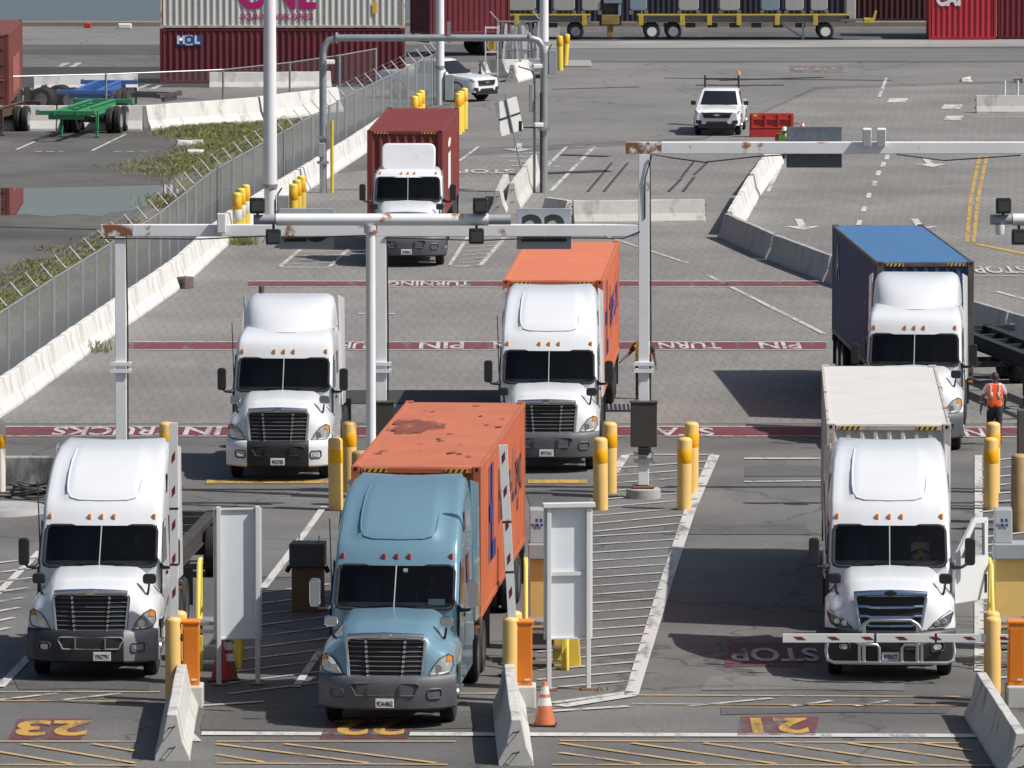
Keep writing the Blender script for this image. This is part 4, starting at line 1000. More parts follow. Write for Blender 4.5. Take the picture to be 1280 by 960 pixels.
def side_text(c, body, size, m, along, z, W=2.44, sx=1, side=1, bold=.02, d=.014):
    """lettering on a container's long side; along = distance from front to the middle of the words"""
    r = (0, 1, 0) if side == 1 else (0, -1, 0)
    return text_mesh(body, size, m, c, 'lettering', frame(r, (0, 0, 1), (side * (W / 2 + d - .01), along, z)), sx=sx, bold=bold)

ORANGE = mat('orange_container_paint', (.48, .13, .06), .5, var=.12, scale=1.2, col2=(.33, .085, .04), cover=.66, sharp=.05)
ORROOF = mat('faded_orange_roof', (.47, .145, .078), .6, var=.09, scale=.9, col3=(.24, .07, .045), cover3=.63, scale3=1.1)
ORANGE2 = mat('clean_orange_container_paint', (.56, .155, .072), .48, var=.06, scale=1.0, col3=(.40, .12, .06), cover3=.71, scale3=1.2)
ORROOF2 = mat('bright_orange_roof', (.60, .18, .092), .55, var=.05, scale=.7, col3=(.5, .13, .05), cover3=.68, scale3=.8)
REDC = mat('dark_red_container_paint', (.19, .035, .03), .5, var=.10, scale=1.2, col3=(.10, .03, .025), cover3=.7, scale3=2)
MAROON = mat('maroon_container_paint', (.135, .018, .026), .5, var=.16, scale=1.0, col3=(.07, .02, .02), cover3=.68, scale3=2)
BRIGHTRED = mat('bright_red_container_paint', (.40, .022, .035), .5, var=.1, scale=1.0, col3=(.2, .02, .02), cover3=.7, scale3=2)
BLUEC = mat('dark_blue_container_paint', (.03, .06, .15), .5, var=.15, scale=1.5)
BLUEROOF = mat('worn_blue_roof', (.058, .15, .31), .65, var=.22, scale=16, col2=(.12, .22, .37), cover=.6, sharp=.2)
RAILGREY = mat('grimy_top_rail', (.10, .085, .075), .6, var=.3, scale=2)
WHITEC = mat('white_container_paint', (.58, .57, .54), .5, var=.06, scale=1.2, col3=(.33, .22, .15), cover3=.70, scale3=2.4)
WHITEROOF = mat('white_container_roof', (.60, .58, .56), .55, var=.05, scale=1, col3=(.40, .35, .32), cover3=.66, scale3=1.6)
RUSTFRAME = mat('rust_streaked_frame', (.50, .46, .42), .6, var=.1, col2=(.28, .10, .045), cover=.54, sharp=.1, scale=1.6)
NAVY = mat('navy_lettering', (.03, .04, .20), .5); DKTXT = mat('dark_lettering', (.10, .05, .05), .5); WTXT = mat('white_lettering', (.75, .75, .75), .5)

CT = {}
def cont_at(px, py, h, rz, zb, **k):
    p = P(px, py, h); return Vector((p.x, p.y, zb))
HC = 2.9; ZB = 1.12
def hl_logo(c, side, y, z, s):
    t = MB(); x = 1.232 * side
    for a in (0, .44): t.prism([(x, y + (a + b) * s, z + d * s) for b, d in ((0, -.6), (.17, -.6), (.17, .6), (0, .6))], (side * .004, 0, 0))
    t.prism([(x, y + b * s, z + d * s) for b, d in ((.17, -.1), (.44, -.1), (.44, .12), (.17, .12))], (side * .004, 0, 0))
    t.prism([(x, y + b * s, z + d * s) for b, d in ((.61, -.6), (1.0, -.6), (1.0, -.38), (.61, -.38))], (side * .004, 0, 0))
    t.build('logo', NAVY, c)
c = CT['C'] = container('shipping_container', 'orange container with a dark stain on its pale roof behind the light blue truck', cont_at(520, 583, 4.02, 0, ZB), R(-4.0), ORANGE, roofm=ORROOF, framem=ORANGE)
st = MB(); rnd = random.Random(4); pts = []
for k in range(40):
    a = k * math.pi / 20; rr = (1 + .22 * math.sin(3 * a + 1) + rnd.uniform(-.16, .16))
    pts.append((-.60 + .50 * rr * math.cos(a), 7.4 + 1.3 * rr * math.sin(a), 2.883))
st.face(pts).build('stain', worn_paint('dark_roof_stain', (.22, .07, .045), .53, .12), c, fix=False)
for k in range(22):
    u, v, q = rnd.uniform(-1.05, 1.05), rnd.uniform(.6, 11.5), rnd.uniform(.025, .085)
    MB().face([(u + q * (1 + rnd.uniform(-.4, .4)) * math.cos(a * .7), v + 2 * q * (1 + rnd.uniform(-.4, .4)) * math.sin(a * .7), 2.884) for a in range(9)]).build('stain', worn_paint('dark_roof_stain', (.22, .07, .045)), c, fix=False)
hl_logo(c, 1, 2.1, 1.75, 1.55); side_text(c, 'Hapag-Lloyd', 1.5, DKTXT, 7.9, 1.75, sx=.85)
c = CT['D'] = container('shipping_container', 'clean bright orange container behind the white truck under the lane sign', cont_at(691, 350, 4.02, 0, ZB), R(-2.7), ORANGE2, roofm=ORROOF2)
hl_logo(c, 1, 2.1, 1.75, 1.55); side_text(c, 'Hapag-Lloyd', 1.5, NAVY, 7.9, 1.75, sx=.85)
c = CT['E'] = container('shipping_container', 'dark red container with a white streak on its side behind the day-cab truck', cont_at(506, 163, 3.9, 0, 1.0), R(-2.1), REDC)
side_text(c, 'i', 2.5, WTXT, 4.8, 1.5, sx=7)
c = CT['F'] = container('shipping_container', 'dark container with a worn blue roof behind the white truck at the right', cont_at(1157, 327, 4.02, 0, ZB), R(2.8), BLUEC, roofm=BLUEROOF, framem=RAILGREY)
side_text(c, 'A', 1.2, mat('grey_lettering', (.3, .3, .32), .5), 10.6, 2.0, side=-1)
c = CT['G'] = container('shipping_container', 'white container with rusty corners behind the truck with the open door', cont_at(1111, 530, 4.08, 0, 1.18), R(-1.9), WHITEC, roofm=WHITEROOF, framem=RUSTFRAME)
# ------------------------------------------------------------------ container chassis (skeletal trailers), same local axes as a container
def chassis(name, label, loc, rz, m, L=12.3, zd=1.10, group='container chassis', legs=True, axles=2, cat='trailer', lamps=True):
    t = empty(name, loc, rz, label, cat, group)
    f = MB()
    for sx in (-.46, .46):
        f.box((sx, 1.4, zd - .10), (.12, 2.8, .2)).box((sx, L / 2 + 1.3, zd - .20), (.14, L - 2.6, .38))
        f.box((sx, L / 2 + 1.3, zd - .02), (.24, L - 2.6, .03)).box((sx, L / 2 + 1.3, zd - .38), (.24, L - 2.6, .03))
    for k in range(int(L / 1.5) + 1): f.box((0, .3 + k * (L - .6) / int(L / 1.5), zd - .18), (.86, .1, .16))
    f.build('frame', m, t, bevel=.008)
    for yy in (.12, L - .12):
        b = MB().box((0, yy, zd - .09), (2.42, .2, .17)).box((0, yy, zd - .25), (1.4, .14, .2)); bo = b.build('bolster', m, t, bevel=.012)
        for sx in (-1.14, 1.14): MB().box((sx, yy, zd + .01), (.12, .14, .04)).build('twist_lock', ALU, bo)
        if lamps and yy < 1:
            for sx in (-1.15, 1.15): MB().box((sx, yy - .105, zd - .09), (.1, .02, .05)).build('marker_light', AMBER, bo)
        if lamps and yy > 1:
            for sx in (-1.0, 1.0): MB().box((sx, yy + .105, zd - .09), (.2, .02, .1)).build('tail_light', REDLENS, bo)
    if legs:
        for sx in (-.72, .72):
            MB().box((sx, 2.9, .72), (.12, .12, .75)).box((sx, 2.9, .04 + .02), (.26, .28, .05)).tube((sx, 2.9, .08), (sx, 2.9, .5), .05).tube((sx, 2.95, .9), (sx * .64, 3.7, .95), .03).build('landing_leg', m, t, bevel=.008)
    ys = [L - 1.0 - 1.3 * k for k in range(axles)]
    for y in ys:
        MB().box((0, y, .5), (1.7, .14, .14)).box((.46, y, .66), (.08, .9, .1)).box((-.46, y, .66), (.08, .9, .1)).build('axle', STEELD, t)
        for sx in (-1, 1): wheel(t, sx * 1.03, y, outside=sx, dual=True)
    for sx in (-1, 1): MB().box((sx * .9, ys[0] + .75, .65), (.6, .02, .7)).build('mud_flap', BLACKP, t)
    return t
CHS = mat('grimy_black_chassis', (.05, .045, .042), .6, var=.3, scale=3)
CHB = mat('brown_chassis_paint', (.09, .05, .04), .6, var=.25, scale=3)
CHG = mat('green_chassis_paint', (.04, .24, .10), .5, var=.15, scale=3)
CHBL = mat('blue_chassis_paint', (.03, .13, .42), .5, var=.15, scale=3)
words = {'C': 'under the stained orange container', 'D': 'under the clean bright orange container', 'E': 'under the dark red container of the day-cab truck', 'F': 'under the blue-roofed container', 'G': 'under the white container'}
for k in 'CDEFG':
    c = CT[k]; loc = c.location.copy(); zd = loc.z - .035; loc.z = 0
    chassis('container_chassis', 'black skeletal chassis ' + words[k], loc, c.rotation_euler.z, CHS, zd=zd, legs=True)
p = TR['A'].location; q = Vector((math.sin(R(2.2)), math.cos(R(2.2)), 0))
chassis('container_chassis', 'empty dark chassis coupled behind the half-black-bumpered white truck', p + q * 6.3 + Vector((.0, 0, 0)), R(-3.9), CHS)
# ------------------------------------------------------------------ bollards
BEIGE = mat('buff_yellow_bollard_paint', (.78, .51, .17), .5, var=.05, scale=2, col3=(.40, .28, .16), cover3=.70, scale3=5)
BAND = mat('amber_reflective_band', (.88, .42, .004), .4); YEL = mat('strong_yellow_paint', (.80, .58, .08), .45, var=.05, scale=2, col3=(.5, .36, .1), cover3=.7, scale3=4)
CREAM = mat('cream_white_paint', (.70, .67, .58), .5)
def bollard(label, px, py, body, band=None, h=1.63, r=.165, group='bollards', b0=None, cap=None, z0=1.18):
    p = P(px, py); t = empty('bollard', p, random.uniform(0, 6), label, 'bollard', group)
    t.rotation_euler.x = R(random.uniform(-.6, .6)); t.rotation_euler.y = R(random.uniform(-.6, .6))
    MB().lathe([(r, 0), (r, h - .07), (r * .93, h - .03), (r * .65, h), (.001, h + .015)], (0, 0, 0), 24).build('post', body, t, 50)
    if band:
        for zz, hh, m in band: MB().lathe([(r + .002, zz), (r + .005, zz + .005), (r + .005, zz + hh), (r + .002, zz + hh + .005)], (0, 0, 0), 24).build('band', m, t, 50)
    return t
AB = [(1.06, .31, BAND)]
for lab, x, y in (('buff bollard with amber band, nearer of the two left of the stained orange container', 420, 637), ('buff bollard with amber band, farther of the two beside the white truck without a trailer', 437, 615),
                  ('buff bollard with amber band, nearer of the two left of the gantry footing', 751, 637), ('buff bollard with amber band, farther of the two left of the gantry footing', 762, 616),
                  ('buff bollard with amber band, nearer of the two right of the gantry footing', 855, 637), ('buff bollard with amber band, farther of the two right of the gantry footing', 864, 616),
                  ('buff bollard with amber band, nearer of the two in front of the worker in orange', 1239, 637), ('buff bollard with amber band, farther of the two in front of the worker in orange', 1241, 616),
                  ('buff bollard with amber band peeking out behind the upright gate arm of lane 23', 209, 616)):
    bollard(lab, x, y, BEIGE, AB, group='banded bollards around the gantry posts')
bollard('white bollard with amber band cut by the left edge of the picture', -2, 614, CREAM, [(1.0, .3, BAND)], group='banded bollards around the gantry posts')
for lab, x, y in (('plain buff bollard standing behind the barrier nose of lane 23', 217, 884), ('plain buff bollard half hidden behind the lane 23 one', 225, 876), ('plain buff bollard standing behind the barrier nose beside the traffic cone', 638, 884), ('plain buff bollard half hidden behind the one beside the middle gate', 642, 876),
                  ('plain buff bollard in front of the lowered gate arm at the right', 1241, 884), ('plain buff bollard half hidden behind the one at the lowered gate arm', 1240, 876)):
    bollard(lab, x, y, BEIGE, None, h=1.66, r=.15, group='plain bollards at the gates')
for lab, x, y, hh in (('thick grimy buff bollard behind the nearer banded pair at left', 450, 632, 1.25), ('thick brownish bollard at the right edge behind the ticket kiosk', 1274, 664, 1.7)):
    bollard(lab, x, y, mat('grimy_buff_paint', (.42, .28, .13), .6, var=.2, scale=3), None, h=hh, r=.19)
YB = [(1.12, .30, mat('orange_band', (.78, .40, .02), .45))]
for lab, pts, g in (('yellow bollard in the row of three beside the thick light pole and fence', ((297, 304), (302, 298), (307, 293)), 'row of yellow bollards by the thick light pole'), ('yellow bollard in the row of three between the pole and the grey portal', ((367, 292), (372, 286), (377, 281)), 'row of yellow bollards by the grey portal'),
                    ('yellow bollard in the row above the dark red container, left of the second light pole', ((519, 172), (523, 168), (527, 164)), 'row of yellow bollards behind the dark red container'), ('yellow bollard in the row right of the dark red container', ((573, 168), (576, 165), (580, 161)), 'row of yellow bollards beside the dark red container'),
                    ):
    for x, y in pts: bollard(lab, x, y, YEL, YB + ([(.72, .38, CREAM)] if y > 292 and x < 310 else []), h=1.66, r=.15, group=g)
bollard('yellow bollard at the far slatted gate, nearer and upright', 700, 88, YEL, YB, h=1.6, r=.15, group='bollards at the far gate'); b_ = bollard('yellow bollard at the far slatted gate, farther and leaning', 706, 84, YEL, YB, h=1.55, r=.14, group='bollards at the far gate'); b_.rotation_euler = (0, R(4), 0)
# ------------------------------------------------------------------ barrier gates
OBOX = mat('orange_gate_cabinet', (.80, .24, .015), .45, var=.05, scale=2, col3=(.5, .14, .03), cover3=.70, scale3=3)
ARMW = mat('white_gate_arm', (.74, .74, .73), .45, var=.03); ARMR = mat('dark_red_reflector', (.16, .02, .02), .4); BASEC = conc('pale_plinth_concrete', (.50, .49, .47), (.34, .33, .32), .6)
def gate(label, px, py, up=True, tilt=0.0, arm_x=-.3, L=4.35):
    p = P(px, py); t = empty('barrier_gate', p, 0, label, 'gate', 'barrier gates')
    MB().box((.02, .1, .2), (.40, .62, .42)).build('plinth', BASEC, t, bevel=.03)
    c = MB().box((0, .1, .98), (.30, .36, 1.14)); c.box((0, .1, 1.57), (.34, .40, .05)); co = c.build('cabinet', OBOX, t, bevel=.012)
    MB().prism([(-.12, -.088, .5), (.12, -.088, .5), (.12, -.088, 1.45), (-.12, -.088, 1.45)], (0, .006, 0)).build('cabinet_door', mat('orange_gate_door', (.74, .20, .012), .45), co)
    MB().box((.06, -.095, .52), (.1, .01, .03)).build('latch', PLATE, co)
    piv = Vector((arm_x, -.05, 1.28)); MB().tube(piv + Vector((0, .0, 0)), (0.0, .05, 1.28), .07, n=10).build('pivot', STEELD, t)
    A = Matrix.Translation(piv) @ Matrix.Rotation(tilt, 4, 'Y')
    def seg(a, b, w, m, nm, par, y=0, th=.05):
        vs = [A @ Vector((x, y + dy, z)) for x, z in ((-w / 2, a), (w / 2, a), (w / 2, b), (-w / 2, b)) for dy in (-th / 2, th / 2)]
        q = [vs[0], vs[2], vs[4], vs[6]]; return MB().prism(q, A.to_3x3() @ Vector((0, th, 0))).build(nm, m, par, bevel=.004)
    arm = seg(-.55, L * .34, .15, ARMW, 'gate_arm', t); seg(L * .34 + .015, L * .60, .155, ARMW, 'arm_section', arm); seg(L * .60 + .015, L, .16, ARMW, 'arm_section', arm)
    k = 0; z = .1
    while z < L - .2:
        w = .06
        r = MB(); r.prism([A @ Vector((x, -.0285, zz)) for x, zz in ((-w / 2, z), (w / 2, z + .09), (w / 2, z + .24), (-w / 2, z + .15))], A.to_3x3() @ Vector((0, .003, 0))); z += .62; r.build('reflector', ARMR, arm)
    for zz in (L * .34, L * .60): seg(zz - .01, zz + .03, .165, BLACKP, 'arm_joint', arm, y=0, th=.056)
    return t
gate('orange barrier gate with its arm raised straight up beside the half-black-bumpered white truck', 239, 884, arm_x=-.30, L=3.95)
gate('orange barrier gate with its raised arm leaning slightly left beside the light blue truck', 655, 884, tilt=R(-3.0), arm_x=-.20, L=3.55)
gate('orange barrier gate at the right with its arm lowered across the white truck', 1270, 884, tilt=R(-90), arm_x=-.02, L=4.25)
# ------------------------------------------------------------------ backs of signboards
SBW = mat('white_sign_back', (.74, .78, .82), .4, var=.02); SBF = mat('white_sign_post', (.68, .68, .67), .45, col3=(.35, .2, .1), cover3=.72, scale3=3)
def signboard(label, px0, px1, py, z0, z1, bar=True, top=True, rz=0.0):
    a, b = P(px0, py), P(px1, py); w = (b - a).length; t = empty('signboard', (a + b) / 2, rz, label, 'sign')
    for sx in (-1, 1): MB().box((sx * w / 2, -.06, z1 / 2 + .02), (.085, .085, z1 + .04)).build('post', SBF, t, bevel=.01)
    for sx in (-1, 1): MB().box((sx * w / 2, -.06, .02), (.28, .22, .03)).build('foot_plate', RUST, t)
    MB().box((0, .03, (z0 + z1) / 2), (w + .16, .03, z1 - z0)).build('panel', SBW, t, bevel=.006)
    f = MB().box((-w / 2 - .07, .0, (z0 + z1) / 2), (.03, .05, z1 - z0)).box((w / 2 + .07, .0, (z0 + z1) / 2), (.03, .05, z1 - z0)).box((0, 0, z0 + .015), (w + .11, .05, .03)).box((0, 0, z1 - .015), (w + .11, .05, .03))
    f.build('panel_rim', SBF, t)
    if bar: MB().box((0, -.02, (z0 + z1) / 2), (w - .09, .05, .07)).build('cross_bar', SBF, t)
    if top: MB().box((0, -.06, z1 + .06), (w + .24, .16, .09)).build('top_channel', SBF, t, bevel=.01)
    return t
signboard('blank white back of a tall two-post signboard right of the lane 23 gate', 273, 322, 856, .86, 3.32, bar=False, top=False, rz=R(9))
signboard('white back of the signboard with a cross bar in front of the yellow kiosk', 685, 735, 862, .95, 3.4, rz=R(9))
# ------------------------------------------------------------------ ticket kiosks and their yellow rails
KB = mat('buff_kiosk_panel', (.80, .54, .18), .5, var=.05); KG = mat('grey_intercom_box', (.34, .36, .38), .5, var=.06); YR = mat('yellow_handrail_paint', (.80, .62, .10), .45, var=.04)
DKBLUE = mat('dark_blue_emblem', (.03, .06, .2), .5)
def kiosk(label, px, py, w=.75):
    p = P(px, py); t = empty('ticket_kiosk', p, 0, label, 'kiosk', 'ticket kiosks')
    MB().box((0, .15, 1.1), (w, .5, 1.35)).build('pedestal', KB, t, bevel=.015)
    MB().box((0, .1, 1.93), (w + .05, .65, .30)).build('shelf', KG, t, bevel=.02)
    b = MB().prism([(-w / 2, y, z) for y, z in ((-.1, 2.08), (.3, 2.08), (.3, 2.75), (.02, 2.72))], (.34, 0, 0)).build('intercom_box', KG, t, bevel=.02)
    e = MB(); 
    for dx in (-.055, .03): e.box((-w / 2 + .19 + dx, -.062, 2.52), (.05, .012, .07)).box((-w / 2 + .19 + dx + .01, -.062, 2.43), (.05, .012, .05))
    e.build('emblem', DKBLUE, b)
    MB().box((0, .12, .25), (w + .02, .56, .35)).build('base', STEELD, t)
    return t
kiosk('buff ticket kiosk with grey intercom box partly hidden by the cross-barred signboard', 682, 812, .62)
kiosk('buff ticket kiosk with grey intercom box at the right edge behind the orange gate', 1273, 812, .95)
def rails(label, px, py, w=.6, d=1.6, h=1.0, side=1):
    """low access platform with yellow handrails"""
    p = P(px, py); t = empty('access_steps', p, 0, label, 'steps', 'yellow access steps')
    for sx in (-w / 2, w / 2):
        r_ = MB().poly([(sx, 0, 0), (sx, .02, .35), (sx * 1.0, .9, h + .9), (sx, d, h + .95), (sx, d, 0)], .04, 8); r_.poly([(sx, .4, .5), (sx, d, .9)], .03, 6); r_.build('handrail', YR, t, 40)
    for k, z in enumerate((.14, .40, .66)): MB().box((0, .15 + k * .24, z), (w, .2, .05)).build('tread', ALU, t, bevel=.008)
    MB().box((0, d - .35, .78), (w, .8, .06)).build('platform', GALV, t)
    for sx in (-w / 2 + .06, w / 2 - .06): MB().box((sx, .06, .32), (.09, .06, .68)).build('front_post', YR, t, bevel=.01)
    return t
rails('yellow handrailed access steps behind the tall signboard of lane 23', 273, 838, .80)
rails('yellow handrailed access steps behind the cross-barred signboard', 683, 838, .78)
rails('yellow handrailed access steps at the right edge behind the orange gate', 1266, 838, .72)
o = MB().prism([(-.25, 0, 0), (.28, 0, 0), (.22, 0, .9), (-.25, 0, .95)], (0, .5, 0)).build('wheel_guard', YEL, bevel=.02); o.location = P(708, 834); tag(o, 'chipped yellow steel wheel guard right of the cross-barred signboard', 'guard')
# brown pedestal with a black hood
p = P(384, 764); t = empty('card_reader_pedestal', p, R(-4), 'brown pedestal with a dark metal hood left of the light blue truck', 'kiosk')
BRN = mat('brown_pedestal', (.17, .105, .05), .6, var=.1, scale=2)
MB().box((0, .2, .45), (.62, .5, .9)).build('body', BRN, t, bevel=.015)
MB().box((0, .17, 1.14), (.70, .62, .48)).build('hood', mat('dark_metal_hood', (.06, .062, .065), .5, var=.2), t, bevel=.02)
for sx in (-1, 1): MB().tube((sx * .36, .1, .9), (sx * .42, .1, .78), .05).build('hinge', BLACKP, t)
for sx in (-.2, .2): MB().tube((sx, .3, 1.38), (sx + .02, .3, 1.50), .012).build('eyelet', GALV, t)
p = P(1290, 640); t = empty('utility_post', P(1285, 655), 0, 'dark weathered utility box on a post at the right edge beside the banded bollards', 'post')
MB().box((0, 0, 1.9), (.5, .35, 1.3)).build('box', mat('weathered_bronze_box', (.10, .085, .07), .6, var=.2), t, bevel=.02); MB().tube((0, 0, 0), (0, 0, 1.3), .09).build('leg', GALV, t)
# cones
CON = mat('faded_orange_cone', (.52, .14, .05), .6, var=.2, scale=5, col2=(.3, .12, .07), cover=.62); COR = mat('bright_red_cone', (.50, .03, .03), .5, var=.1); COW = mat('white_cone_collar', (.70, .70, .70), .45)
def cone(label, px, py, m, h=.78, base=True):
    p = P(px, py); t = empty('traffic_cone', p, random.uniform(-.3, .3), label, 'cone', 'traffic cones')
    MB().lathe([(.19, .03), (.045, h - .02), (.02, h), (.001, h)], (0, 0, 0), 20).build('cone_body', m, t, 50)
    r = lambda z: lerp(.19, .045, (z - .03) / (h - .05)) + .003
    for a, b in ((.36, .50), (.56, .70)): MB().lathe([(r(a * h / .78), a * h / .78), (r(b * h / .78), b * h / .78)], (0, 0, 0), 20).build('collar', COW, t, 50)
    MB().box((0, 0, .018), (.42, .42, .036)).build('base', BLACKP if base else m, t, bevel=.01)
    return t
cone('dirty orange cone with white collars at the foot of the cross-barred signboard', 681, 907, CON, .80)
cone('orange cone standing under the yellow steps of the cross-barred signboard', 639, 846, CON, .78)
cone('darker grimy cone with white collars under the tall signboard of lane 23', 285, 850, mat('grimy_dark_cone', (.22, .05, .03), .6, var=.2), .80)
t = cone('plain bright red cone without collars under the tall signboard of lane 23', 276, 851, COR, .74)
for k in list(t.children):
    if k.name.startswith('collar'): bpy.data.objects.remove(k)
cone('tiny far red cone behind the slate sign panel', 1003, 168, COR, .5)
# coil of cable
mb = MB(); rnd = random.Random(3)
for k in range(9):
    a0 = rnd.uniform(0, 6); rr = rnd.uniform(.42, .62); e = rnd.uniform(.7, .95); pts = []
    for i in range(26):
        a = a0 + i * 2 * math.pi / 24; pts.append((rr * math.cos(a) + rnd.uniform(-.02, .02) + (k % 3) * .03, e * rr * math.sin(a), .03 + k * .035 + .05 * math.sin(a * 2 + k)))
    mb.poly(pts, .022, 6)
mb.poly([(-.5, -.1, .03), (-1.0, .2, .03), (-1.6, .1, .03)], .022, 6)
o = mb.build('cable_coil', mat('grimy_black_cable', (.045, .042, .04), .6, var=.3), None, 40); o.location = P(42, 622); tag(o, 'messy coil of thick black cable lying left of the white truck', 'cable')
# leaning white reflector panel on a thin pole
p = P(657, 238); t = empty('panel_sign', p, 0, 'white four-pane panel tied to a thin leaning pole on a concrete block', 'sign'); t.rotation_euler = (0, R(-14), R(32))
MB().tube((0, 0, 0), (0, 0, 3.6), .028, n=8).build('pole', GALV, t)
MB().box((0, .02, .12), (.7, .35, .24), m=Matrix.Rotation(R(14), 3, 'Y')).build('pole_base', KOLD, t, bevel=.03)
for sx in (-1, 1):
    for k in (0, 1): MB().prism([(sx * .245 + x, .04 + (.06 if (sx < 0) else 0) * abs(x), 2.45 + k * .64 + z) for x, z in rrect(.46, .60, .06, 3)], (0, .02, 0)).build('pane', PLATE, t)
MB().box((0, .03, 2.77), (.92, .03, .05)).box((0, .03, 2.77), (.05, .03, 1.26)).build('cross_frame', BLACKP, t)
# red water-filled barrier
RB = mat('red_plastic_barrier', (.42, .035, .03), .45, var=.08, scale=3)
p0, p1 = P(937, 171), P(992, 171); L = (p1 - p0).length; t = empty('plastic_barrier', (p0 + p1) / 2, 0, 'red plastic water-filled barrier beside the white pickup with the beacon', 'barrier')
MB().prism([(-L / 2, y, z) for y, z in ((-.28, .0), (-.28, .3), (-.2, .36), (-.16, .95), (.16, .95), (.2, .36), (.28, .3), (.28, 0))], (L, 0, 0)).build('shell', RB, t, bevel=.02)
rb = MB()
for k in range(4): rb.box((-L / 2 + .1 + k * (L - .2) / 3, -.21, .62), (.09, .12, .6))
rb.box((0, -.21, .72), (L - .1, .09, .07)).box((0, -.24, .38), (L - .1, .1, .07)); rb.build('rib', RB, t, bevel=.015)
MB().box((-L / 2 + .2, -.19, .86), (.18, .02, .09)).build('sticker', HAZ_Y, t)
# ------------------------------------------------------------------ pickups
PW = mat('white_pickup_paint', (.76, .77, .78), .3, coat=.6, var=.02)
def pickup(label, loc, rz, rack=False):
    """y=0 nose, +y tail"""
    t = empty('pickup_truck', loc, rz, label, 'pickup', 'white pickups')
    W = .93
    def sec(y, zs, w): return [(-w, y, .42), (-w * 1.0, y, zs - .12), (-w * .94, y, zs), (0, y, zs + .03), (w * .94, y, zs), (w, y, zs - .12), (w, y, .42)]
    rows = [sec(.0, .93, W * .86), sec(.08, 1.0, W * .93), sec(.35, 1.05, W * .99), (sec(1.3, 1.13, W)), sec(1.5, 1.14, W), sec(3.2, 1.12, W), sec(3.25, 1.2, W), sec(5.2, 1.2, W), sec(5.3, 1.15, W * .97)]
    m = MB().grid(rows); m.f.append(tuple(range(7))); m.f.append(tuple(8 * 7 + i for i in reversed(range(7)))); m.build('body', PW, t, 40)
    def cab(y, z, w): return [(-w, y, z), (-w * .5, y - .03, z + .005), (0, y - .04, z + .01), (w * .5, y - .03, z + .005), (w, y, z)]
    c = MB(); ring = lambda z, yf, yb, w: [(-w, yf + .12, z), (-w * .85, yf + .02, z), (0, yf - .03, z), (w * .85, yf + .02, z), (w, yf + .12, z), (w, yb, z), (0, yb + .02, z), (-w, yb, z)]
    rr = [ring(1.10, 1.35, 3.25, .90), ring(1.72, 2.15, 3.15, .72), ring(1.78, 2.4, 3.05, .66)]
    c.grid(rr, True); c.f.append(tuple(16 + i for i in range(8))); c.build('cab', PW, t, 35)
    def wpt(f, z):
        k = (z - 1.10) / .62; w = lerp(.90, .72, k); return Vector((f * w, lerp(1.35, 2.15, k) + .03 * (f * f) - .035 + .05 * abs(f) ** 4, z))
    MB().grid([[wpt(f, z) for f in (-.86, -.4, 0, .4, .86)] for z in (1.17, 1.45, 1.69)]).build('windshield', SIDEGLASS, t, fix=False)
    for sx in (-1, 1):
        xz = lambda z: sx * (lerp(.90, .72, (z - 1.10) / .62) + .008)
        for ya, yb in ((1.85, 2.5), (2.56, 3.1)):
            MB().face([(xz(1.17), ya - .12 if ya < 2 else ya, 1.17), (xz(1.17), yb, 1.17), (xz(1.66), yb - .02, 1.66), (xz(1.66), ya + .45 if ya < 2 else ya, 1.66)]).build('side_window', SIDEGLASS, t, fix=False)
        MB().box((sx * 1.06, 1.85, 1.22), (.2, .12, .17)).build('mirror', BLACKP, t, bevel=.03)
        MB().prism([(sx * .55, .02, .86), (sx * .86, .06, .90), (sx * .92, .3, .98), (sx * .86, .18, .99), (sx * .56, .03, .95)], (0, -.03, .005)).build('headlight', mat('smoked_lamp', (.12, .14, .15), .1, coat=1), t)
        MB().prism([(sx * .60, -.03, .48), (sx * .84, .02, .50), (sx * .84, .02, .64), (sx * .62, -.03, .62)], (0, -.02, 0)).build('fog_lamp', BLACKP, t)
        for y in (.95, 4.2):
            wheel(t, sx * .80, y, r=.38, wd=.25, outside=sx)
            a = MB().poly([(sx * .925, y + .44 * math.cos(R(q)), .40 + .44 * math.sin(R(q))) for q in range(0, 181, 15)], .035, 6); a.build('wheel_arch', BLACKP, t)
    MB().prism([(-.52, -.01, .72), (.52, -.01, .72), (.58, .0, .93), (-.58, 0, .93)], (0, -.03, .0)).build('grille', BLACKP, t)
    MB().box((0, -.045, .84), (1.06, .02, .035)).build('grille_bar', BLACKP, t); MB().prism([(x, -.062, .84 + z) for x, z in ((-.14, -.02), (-.04, -.02), (-.04, -.05), (.04, -.05), (.04, -.02), (.14, -.02), (.14, .02), (.04, .02), (.04, .05), (-.04, .05), (-.04, .02), (-.14, .02))], (0, .012, 0)).build('emblem', CHROME, t)
    MB().prism([(-.5, -.02, .42), (.5, -.02, .42), (.4, -.02, .58), (-.4, -.02, .58)], (0, -.03, 0)).build('lower_grille', BLACKP, t)
    MB().box((0, .1, .40), (1.5, .3, .18)).build('bumper', BLACKP, t, bevel=.03)
    if rack:
        r = MB()
        for sx in (-.68, .68): r.tube((sx, 3.3, 1.2), (sx, 3.3, 2.25), .04)
        r.tube((-.7, 3.3, 2.1), (.7, 3.3, 2.1), .04).tube((-.68, 3.3, 1.85), (.68, 3.3, 1.85), .02); r.build('headache_rack', BLACKP, t)
        b = MB().lathe([(.07, 0), (.075, .1), (.05, .16), (.001, .17)], (.68, 3.3, 2.26), 12).build('beacon', mat('amber_beacon', (.85, .4, .03), .2), t, 40)
    return t
pickup('white pickup facing the camera with a black rack and amber beacon beside the red barrier', P(896, 170), R(-5.0), True)
pickup('white pickup half hidden behind the end of the chain-link fence', P(611, 127) + Vector((-.1, 0, 0)), R(52))
